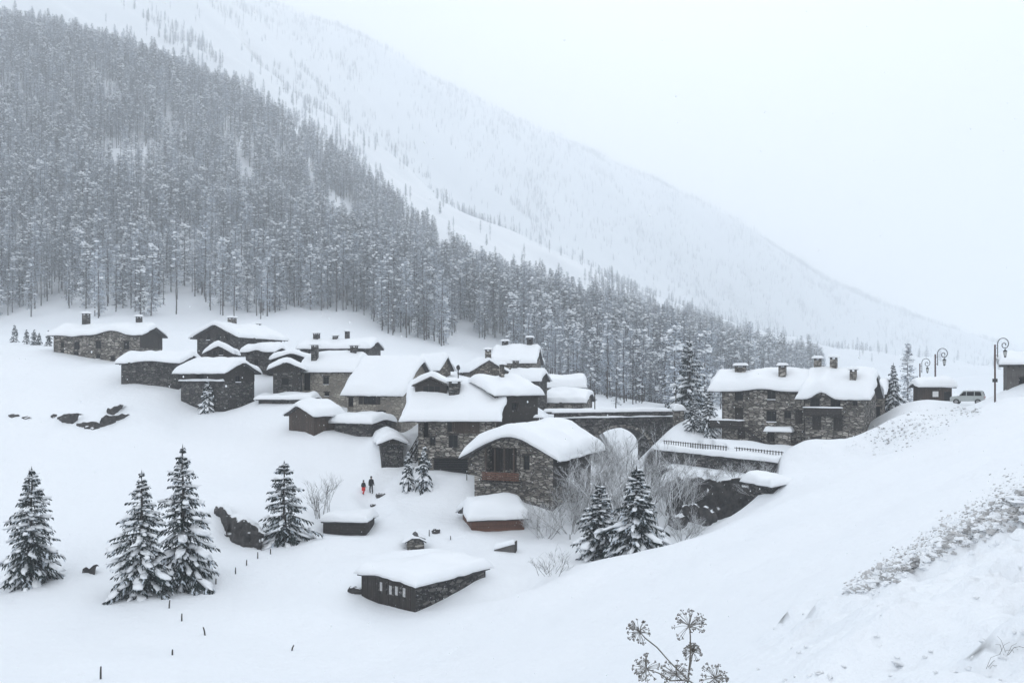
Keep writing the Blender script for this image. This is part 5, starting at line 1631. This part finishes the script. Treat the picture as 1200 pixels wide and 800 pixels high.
def car():
    g = P(1134, 476, 103); g.z = hz(g.x, g.y)
    root = empty('parked_car', (g.x, g.y, g.z + 0.12), R(146)); tag(root, 'pale compact off-road car parked beside the wooden hut', 'car')
    # side profile in local x (length, front = +x), z
    prof = [(-1.78, 0.42), (-1.82, 0.75), (-1.80, 0.98), (-1.62, 1.62), (-1.5, 1.68), (0.25, 1.68), (0.42, 1.64), (0.86, 1.06), (1.62, 0.96), (1.80, 0.86), (1.84, 0.5), (1.78, 0.36)]
    def wid(z): return 0.80 if z < 1.0 else 0.80 - 0.14 * (z - 1.0) / 0.68
    b = MB()
    n = len(prof)
    for s in (-1, 1):
        b.v += [(x, s * wid(z), z) for x, z in prof]
    b.f.append(tuple(range(n))); b.f.append(tuple(range(2 * n - 1, n - 1, -1))); b.m += [0, 0]
    for k in range(n):
        q = (k + 1) % n
        b.f.append((k, n + k, n + q, q)); b.m.append(0)
    bo = b.build('body', 'car_paint', root)
    bv = bo.modifiers.new('bevel', 'BEVEL'); bv.width = 0.06; bv.segments = 2
    for s in (-1, 1):
        for (x0, x1, x2, x3) in ((-1.56, -0.82, -0.82, -1.42), (-0.74, 0.02, 0.02, -0.74), (0.10, 0.74, 0.36, 0.10)):
            w = MB(); z0, z1 = 1.06, 1.54
            y0, y1 = s * (wid(z0) + 0.006), s * (wid(z1) + 0.006)
            w.quad((x0, y0, z0), (x1, y0, z0), (x2, y1, z1), (x3, y1, z1)); w.build('window', 'glass_dark', root)
    w = MB(); w.quad((-1.80, -0.62, 1.06), (-1.80, 0.62, 1.06), (-1.655, 0.55, 1.56), (-1.655, -0.55, 1.56)); w.build('rear_window', 'glass_dark', root)
    w = MB(); w.quad((0.865, -0.68, 1.08), (0.865, 0.68, 1.08), (0.465, 0.6, 1.6), (0.465, -0.6, 1.6)); w.build('windscreen', 'glass_dark', root)
    for x in (-1.15, 1.15):
        for s in (-1, 1):
            t = MB(); t.tube([(x, s * 0.64, 0.34), (x, s * 0.84, 0.34)], 0.34, 16); to = t.build('wheel', 'tyre', root, smooth=False)
            r = MB(); r.tube([(x, s * 0.835, 0.34), (x, s * 0.85, 0.34)], 0.2, 12); r.build('rim', 'rim', to)
    for s in (-1, 1):
        l = MB(); l.box(-1.85, -1.79, s * 0.66 - 0.09, s * 0.66 + 0.09, 0.78, 1.0); l.build('tail_light', 'lamp_red', root)
        l = MB(); l.box(1.78, 1.85, s * 0.58 - 0.13, s * 0.58 + 0.13, 0.66, 0.84); l.build('headlight', 'lamp_glass', root)
        m = MB(); m.box(0.55, 0.72, s * 0.93 - 0.09, s * 0.93 + 0.09, 1.05, 1.2); m.build('mirror', 'iron', root)
    for x0, x1 in ((-1.93, -1.8), (1.8, 1.93)):
        m = MB(); m.box(x0, x1, -0.76, 0.76, 0.4, 0.58); m.build('bumper', 'iron', root)
    m = MB()
    for s in (-1, 1): m.bar((-1.3, s * 0.5, 1.76), (0.1, s * 0.5, 1.76), 0.04)
    for x in (-1.2, 0.0): m.bar((x, -0.5, 1.72), (x, 0.5, 1.72), 0.04)
    m.build('roof_rack', 'iron', root)
    snow_slab('roof_snow', lambda x, y: 1.685, -1.4, 0.2, -0.58, 0.58, 0.09, 2, root, cell=0.3, r=0.08, namp=0.15)
car()

q = P(1192, 479, 66); z0 = EYE + (HOR - 478) / FPX * 66
bn = empty('snowed_bench', (q.x, q.y, z0 - 0.3), R(8)); tag(bn, 'dark bench edge under snow at the right photo edge', 'bench')
m = MB(); m.box(-0.95, 1.3, -0.25, 0.25, 0.22, 0.30); m.build('seat', 'wood_dark', bn)
for x in (-0.7, 1.0):
    m = MB(); m.box(x - 0.06, x + 0.06, -0.2, 0.2, -0.6, 0.22); m.build('leg', 'wood_dark', bn)
snow_slab('seat_snow', lambda x, y: 0.303, -0.95, 1.3, -0.25, 0.25, 0.45, 3, bn, cell=0.3, r=0.2)

# things in the snow by the huts
def trough():
    g = G(592, 645, 30)
    root = empty('wooden_trough', (g.x, g.y, g.z - 0.05), R(-12)); tag(root, 'slanting dark plank box half buried right of the oratory', 'trough')
    m = MB()
    m.v = [(-0.95, -0.35, 0.0), (0.95, -0.35, 0.0), (0.95, -0.35, 0.85), (-0.95, -0.35, 0.25), (-0.95, 0.35, 0.0), (0.95, 0.35, 0.0), (0.95, 0.35, 0.85), (-0.95, 0.35, 0.25)]
    for f in ((0, 1, 2, 3), (5, 4, 7, 6), (4, 0, 3, 7), (1, 5, 6, 2), (3, 2, 6, 7)):
        m.f.append(f); m.m.append(0)
    m.build('casing', 'wood_grey', root)
    m = MB(); m.box(0.955, 1.03, -0.4, 0.4, -0.3, 0.95); m.build('end_board', 'wood_dark', root)
    sl = 0.6 / 1.9
    snow_slab('lid_snow', lambda x, y: 0.553 + sl * x, -0.95, 0.9, -0.36, 0.36, 0.3, 2, root, cell=0.3, r=0.2, namp=0.4)
trough()
g = G(511, 624, 30); rock('buried_stone', 'small dark stone poking from snow above the oratory', (g.x, g.y, g.z + 0.1), (0.45, 0.35, 0.35), 51)
g = G(446, 581, 30); rock('buried_stone', 'dark log-like stone in snow right of the two walkers', (g.x, g.y, g.z + 0.05), (0.6, 0.3, 0.3), 52)
g = G(437, 593, 30); rock('buried_stone', 'small dark stone below the two walkers', (g.x, g.y, g.z + 0.0), (0.35, 0.3, 0.3), 53)
g = G(417, 694, 30); rock('buried_stone', 'dark curved stone left of the half-buried stable', (g.x, g.y, g.z + 0.1), (0.7, 0.4, 0.4), 54)

# fence stakes across the meadow
stk = [(118, 795, 14, 0), (202, 767, 6, 0), (241, 744, 9, -0.3), (213, 727, 8, 0), (198, 712, 9, 0.1), (240, 690, 5, 0), (253, 684, 6, 0), (276, 672, 7, 0), (289, 662, 6, 0), (302, 654, 7, 0), (317, 649, 6, 0), (341, 762, 6, 0.5), (503, 628, 7, 0), (528, 632, 4, 0), (547, 562, 9, 0), (668, 632, 6, 0)]
desc = ['tallest fence stake at the bottom left of the meadow', 'short stake low in the meadow above the tallest one', 'leaning thick stake on the lower meadow', 'thin stake just below the spruce pair', 'stake nearest the foot of the spruce pair', 'stake on the snow rim right of the tallest spruce', 'second stake on the snow rim right of the spruces', 'third stake up the snow rim', 'fourth stake up the snow rim', 'fifth stake up the snow rim', 'topmost stake of the snow rim near the bank rocks', 'bent twig-like stake alone in the open lower meadow', 'tiny stake beside the buried stone above the oratory', 'tiny peg in the snow left of the red-brown hut', 'post standing at the corner of the garage', 'thin stake right of the red-brown hut by the gully']
for (px, py, hp, ln), lab in zip(stk, desc):
    g = G(px, py, 25)
    hh = hp / FPX * g.y + 0.05
    m = MB()
    m.tube([(0, 0, -0.3), (ln * hh * 0.5, 0, hh * 0.5), (ln * hh, 0.02, hh)], [0.055, 0.05, 0.04], 6)
    m.blob((ln * hh, 0.02, hh + 0.02), 0.07, 0.07, 0.05, px, 6, 4, mi=1)
    o = m.build('fence_stake', ['stake_wood', 'roof_snow'], None); o.location = g; tag(o, lab, 'stake', 'stakes across the snowy meadow')

# ------------------------------------------------------------------ people
def person(label, px, pyb, pyt, top, bottom, rz, step, bag):
    g = G(px, pyb, 40)
    Hh = (EYE + (HOR - pyt) / FPX * g.y) - g.z
    k = Hh / 1.75
    # skeleton, facing -y
    J = {'pel': (0, 0, .93), 'spn': (0, 0, 1.12), 'chs': (0, -.01, 1.36), 'nck': (0, -.01, 1.49), 'hd0': (0, -.02, 1.58), 'hd1': (0, -.02, 1.68),
         'hl': (.09, 0, .88), 'kl': (.1, -.12 * step, .48), 'al': (.1, .02 * step, .09), 'tl': (.11, -.14, .05),
         'hr': (-.09, 0, .88), 'kr': (-.1, .02 * step, .48), 'ar': (-.1, .22 * step, .10), 'tr': (-.11, .08, .05),
         'sl': (.17, 0, 1.40), 'el': (.24, .07 * step, 1.13), 'wl': (.25, -.06, .90), 'fl': (.25, -.09, .80),
         'sr': (-.17, 0, 1.40), 'er': (-.24, -.05 * step, 1.13), 'wr': (-.25, -.14, .91), 'fr': (-.25, -.18, .82)}
    rad = {'pel': .155, 'spn': .15, 'chs': .17, 'nck': .065, 'hd0': .095, 'hd1': .085, 'hl': .10, 'kl': .075, 'al': .06, 'tl': .045, 'hr': .10, 'kr': .075, 'ar': .06, 'tr': .045, 'sl': .085, 'el': .065, 'wl': .05, 'fl': .035, 'sr': .085, 'er': .065, 'wr': .05, 'fr': .035}
    E = [('pel', 'spn'), ('spn', 'chs'), ('chs', 'nck'), ('nck', 'hd0'), ('hd0', 'hd1'), ('pel', 'hl'), ('hl', 'kl'), ('kl', 'al'), ('al', 'tl'), ('pel', 'hr'), ('hr', 'kr'), ('kr', 'ar'), ('ar', 'tr'), ('chs', 'sl'), ('sl', 'el'), ('el', 'wl'), ('wl', 'fl'), ('chs', 'sr'), ('sr', 'er'), ('er', 'wr'), ('wr', 'fr')]
    nm = list(J)
    me = bpy.data.meshes.new('body')
    me.from_pydata([J[n] for n in nm], [(nm.index(a), nm.index(b)) for a, b in E], [])
    o = bpy.data.objects.new('body', me); col.objects.link(o)
    sm = o.modifiers.new('skin', 'SKIN')
    if not me.skin_vertices: me.skin_vertices.new()
    for i, n in enumerate(nm):
        me.skin_vertices[0].data[i].radius = (rad[n], rad[n])
        me.skin_vertices[0].data[i].use_root = (n == 'pel')
    ss = o.modifiers.new('sub', 'SUBSURF'); ss.levels = 2; ss.render_levels = 2
    dg = bpy.context.evaluated_depsgraph_get()
    m2 = bpy.data.meshes.new_from_object(o.evaluated_get(dg))
    bpy.data.objects.remove(o)
    for mn in (top, bottom, 'skin', 'cloth_black'): m2.materials.append(MATS[mn])
    for p in m2.polygons:
        p.use_smooth = True
        c = p.center
        p.material_index = 2 if (c.z > 1.52 and c.y < 0.05) else 3 if (c.z < 0.14 or (c.z < 0.88 and abs(c.x) > 0.2)) else 1 if c.z < 0.95 else 0
    root = empty('person', (g.x, g.y, g.z - 0.05), rz)
    root.scale = (k, k, k)
    tag(root, label, 'person', 'two walkers on the snowy path')
    b = bpy.data.objects.new('body', m2); col.objects.link(b); b.parent = root
    ht = MB(); ht.blob((0, .0, 1.70), .115, .125, .10, 1, 12, 8, 0.05); ht.build('hat', 'cloth_black', root, smooth=True)
    hd = MB()
    for s in (-1, 1): hd.blob((s * .032, -.115, 1.635), .012, .01, .01, 1, 6, 4, 0)
    hd.build('eyes', 'cloth_black', root)
    ns = MB(); ns.blob((0, -.125, 1.605), .014, .02, .022, 1, 6, 4, 0); ns.build('nose', 'skin', root)
    jk = MB()
    prof = [(.175, 1.40, .12), (.19, 1.2, .13), (.185, 1.0, .14), (.2, .84, .15)]
    i0 = 0
    for (rx, z, ry) in prof:
        for j in range(12):
            a = 6.283 * j / 12; jk.v.append((rx * math.cos(a), ry * math.sin(a), z))
    for q in range(3):
        for j in range(12):
            jk.f.append((q * 12 + j, q * 12 + (j + 1) % 12, (q + 1) * 12 + (j + 1) % 12, (q + 1) * 12 + j)); jk.m.append(0)
    jk.build('jacket', top, root, smooth=True)
    if bag:
        sk = MB()
        for (rx, z, ry) in [(.21, .93, .17), (.24, .75, .2), (.23, .5, .2), (.19, .46, .17)]:
            for j in range(12):
                a = 6.283 * j / 12; sk.v.append((rx * math.cos(a), ry * math.sin(a), z))
        for q in range(3):
            for j in range(12):
                sk.f.append((q * 12 + j, q * 12 + (j + 1) % 12, (q + 1) * 12 + (j + 1) % 12, (q + 1) * 12 + j)); sk.m.append(0)
        sk.build('coat_skirt', 'cloth_red', root, smooth=True)
person('left walker in dark jacket with bright red below the waist', 426, 579, 562, 'cloth_black', 'cloth_red', R(160), 1.0, True)
person('right walker dressed all in black on the snowy path', 435, 578, 557.5, 'cloth_black', 'cloth_black', R(175), -1.0, False)

# wooden stair in the alley beside the garage house
g = P(482, 522, 102); zg = hz(g.x, g.y)
ws = empty('alley_stair', (g.x, g.y, zg - 0.1), R(70)); tag(ws, 'dark wooden stair and railing in the alley left of garage house', 'stair')
for s_ in (-0.5, 0.5):
    m = MB(); m.bar((0, s_, 0.1), (3.4, s_, 2.5), 0.08, 0.26); m.build('stringer', 'wood_dark', ws)
    m = MB(); m.bar((0, s_, 1.1), (3.4, s_, 3.5), 0.07, 0.1); m.bar((0, s_, 0.75), (3.4, s_, 3.15), 0.05, 0.08); m.build('handrail', 'wood_dark', ws)
    for k in range(4):
        m = MB(); m.box(k * 1.1 + 0.02, k * 1.1 + 0.12, s_ - 0.05, s_ + 0.05, -0.3, 1.15 + k * 0.776); m.build('post', 'wood_dark', ws)
for k in range(10):
    m = MB(); x = 0.15 + 0.33 * k; z = 0.2 + 0.233 * k; m.box(x, x + 0.3, -0.46, 0.46, z, z + 0.05); m.build('tread', 'wood_dark', ws)
# dry stems on the bank
for (px, py, sd, lab) in ((1165, 775, 3, 'tuft of dry bent stems on the bank at bottom right'), (1182, 758, 6, 'thin dry twigs near the right edge of the bank')):
    g = G(px, py, 2); rn_ = random.Random(sd)
    tf = empty('dry_grass_tuft', (g.x, g.y, g.z - 0.03)); tag(tf, lab, 'plant')
    for k in range(9):
        a = rn_.random() * 6.28; l = rn_.uniform(0.04, 0.12); q = rn_.uniform(0.3, 1.1)
        m = MB(); p0 = Vector((rn_.uniform(-0.08, 0.08), rn_.uniform(-0.05, 0.05), 0)); dv = Vector((math.cos(a) * q, math.sin(a) * q * 0.6, 1)).normalized()
        m.tube([tuple(p0), tuple(p0 + dv * l * 0.6), tuple(p0 + dv * l + Vector((math.cos(a) * 0.04, 0, -0.02)))], [0.0013, 0.001, 0.0007], 4)
        m.build('stalk', 'dry_stem', tf, smooth=True)

# ------------------------------------------------------------------ dry umbels in the foreground
def umbel_plant():
    base = P(790, 800, 2.9)
    z0 = hz(base.x, base.y)
    root = empty('dried_hogweed', (base.x, base.y, z0 - 0.05)); tag(root, 'dried umbel plant with round seed heads at bottom foreground', 'plant')
    O = Vector((base.x, base.y, z0 - 0.05))
    def L(px, py, d): return P(px, py, d) - O
    node = L(806, 796, 2.9)
    st = MB()
    st.tube([(0, 0, 0), tuple(node * 0.5 + Vector((0.01, 0, 0))), tuple(node)], [0.004, 0.0036, 0.0032], 7)
    st.build('stem', 'dry_stem', root, smooth=True)
    rn = random.Random(4)
    heads = [(808, 733, 2.9, 0.058, [(809, 770), (809, 745)]), (750, 740, 2.95, 0.042, [(785, 775), (770, 758), (756, 747)]), (812, 764, 3.0, 0.03, [(808, 785)]), (792, 790, 2.85, 0.055, [(800, 797)]), (758, 783, 2.8, 0.045, [(786, 797), (772, 788)]), (838, 794, 2.85, 0.048, [(822, 806)])]
    for (px, py, d, r, via) in heads:
        tip = L(px, py, d)
        pts = [node] + [L(vx, vy, d) for vx, vy in via] + [tip]
        b = MB(); b.tube([tuple(p) for p in pts], [0.0028] + [0.0023] * len(via) + [0.0018], 6)
        br = b.build('stalk', 'frosted_stem', root, smooth=True)
        ax = (pts[-1] - pts[-2]).normalized()
        u = MB()
        for k in range(42):
            t = Vector((rn.gauss(0, 1), rn.gauss(0, 1), rn.gauss(0, 1))).normalized()
            t = (t + ax * 0.4).normalized()
            e = tip + t * r * rn.uniform(0.7, 1.0)
            u.tube([tuple(tip), tuple(tip.lerp(e, 0.5) + ax * 0.003), tuple(e)], 0.0008, 4, caps=False)
            for q in range(5):
                s = (t + Vector((rn.gauss(0, 1), rn.gauss(0, 1), rn.gauss(0, 1))) * 0.6).normalized()
                e2 = e + s * 0.007
                u.tube([tuple(e), tuple(e2)], 0.0006, 3, caps=False)
                u.blob(tuple(e2), 0.0024, 0.0024, 0.0024, 0, 5, 3, 0)
        u.build('seed_head', 'frosted_stem', br)
umbel_plant()

# ------------------------------------------------------------------ lumps thrown by the plough
def clods():
    rs = random.Random(15)
    mb = MB()
    def put(px, py, size, dmin=3):
        nonlocal mb
        g = G(px, py, dmin)
        s = size * rs.uniform(0.4, 1.4)
        mb.blob((g.x, g.y, g.z + s * 0.05), s * rs.uniform(0.7, 1.6), s * rs.uniform(0.7, 1.6), s * rs.uniform(0.45, 0.85), rs.random() * 90, 8, 6, 1.1, rot=rs.random() * 6, mi=int(rs.random() < 0.45))
    for k in range(2200):
        t = rs.random()
        cx = 1000 + 200 * t; cy = 690 - 115 * t
        w = 4 + 14 * t + 4 * rs.random()
        put(cx + rs.uniform(-14, 14), cy + rs.gauss(0, 0.7) * w, 0.016 + 0.022 * rs.random() ** 2 + 0.008 * t)
    for k in range(420):
        px = rs.gauss(1062, 30)
        put(px, 506 - (px - 1060) * 0.28 + rs.gauss(0, 9), 0.08, 50)
    for k in range(60):
        put(rs.uniform(1115, 1150), rs.uniform(477, 488), 0.09, 50)
    mb2, mb = mb, MB()
    for k in range(40):
        put(rs.uniform(880, 1200), 800 - abs(rs.gauss(0, 70)), 0.016)
    fo = mb.build('bank_lumps', ['roof_snow', 'clod_snow'], None, smooth=True, uv=False)
    tag(fo, 'soft white snow lumps on the bank in the bottom right corner', 'snow', kind='stuff')
    mb = mb2
    o = mb.build('snow_clods', ['roof_snow', 'dirty_snow'], None, smooth=False, uv=False)
    tag(o, 'lumps of ploughed snow strewn along the road banks', 'snow', kind='stuff')
clods()

# ------------------------------------------------------------------ snow in the air
def flakes():
    rs = random.Random(99)
    mb = MB()
    for k in range(9000):
        y = rs.uniform(9, 75)
        x = rs.uniform(-48, 50); z = EYE + rs.uniform(-24, 12)
        if z < -30 + EYE: continue
        s = rs.uniform(0.008, 0.021)
        i = len(mb.v)
        mb.v += [(x + s, y, z), (x - s, y, z), (x, y + s, z), (x, y - s, z), (x, y, z + s * 1.4), (x, y, z - s * 1.4)]
        for f in ((0, 2, 4), (2, 1, 4), (1, 3, 4), (3, 0, 4), (2, 0, 5), (1, 2, 5), (3, 1, 5), (0, 3, 5)):
            mb.f.append(tuple(i + q for q in f)); mb.m.append(0)
    o = mb.build('falling_snow', 'clod_snow', None, uv=False)
    tag(o, 'fine snowflakes drifting in the air over the village', 'snow', kind='stuff')
flakes()

# ------------------------------------------------------------------ haze
def haze():
    zs = [v.co.z for v in bpy.data.objects['snow_ground'].data.vertices]
    lo, hi = min(zs) - 1.0, max(zs) + 40
    mb = MB(); mb.box(-2920, 3420, -140, 4620, lo, hi)
    m = bpy.data.materials.new('haze'); m.use_nodes = True
    t = m.node_tree
    for n in list(t.nodes): t.nodes.remove(n)
    out = t.nodes.new('ShaderNodeOutputMaterial')
    v = t.nodes.new('ShaderNodeVolumePrincipled')
    v.inputs['Color'].default_value = (0.928, 0.966, 1.0, 1)
    v.inputs['Density'].default_value = HAZE_DENSITY
    v.inputs['Anisotropy'].default_value = 0.5
    t.links.new(v.outputs[0], out.inputs['Volume'])
    MATS['haze'] = m
    o = mb.build('haze', 'haze', None, uv=False)
    o['kind'] = 'stuff'
    print('haze', lo, hi)
haze()
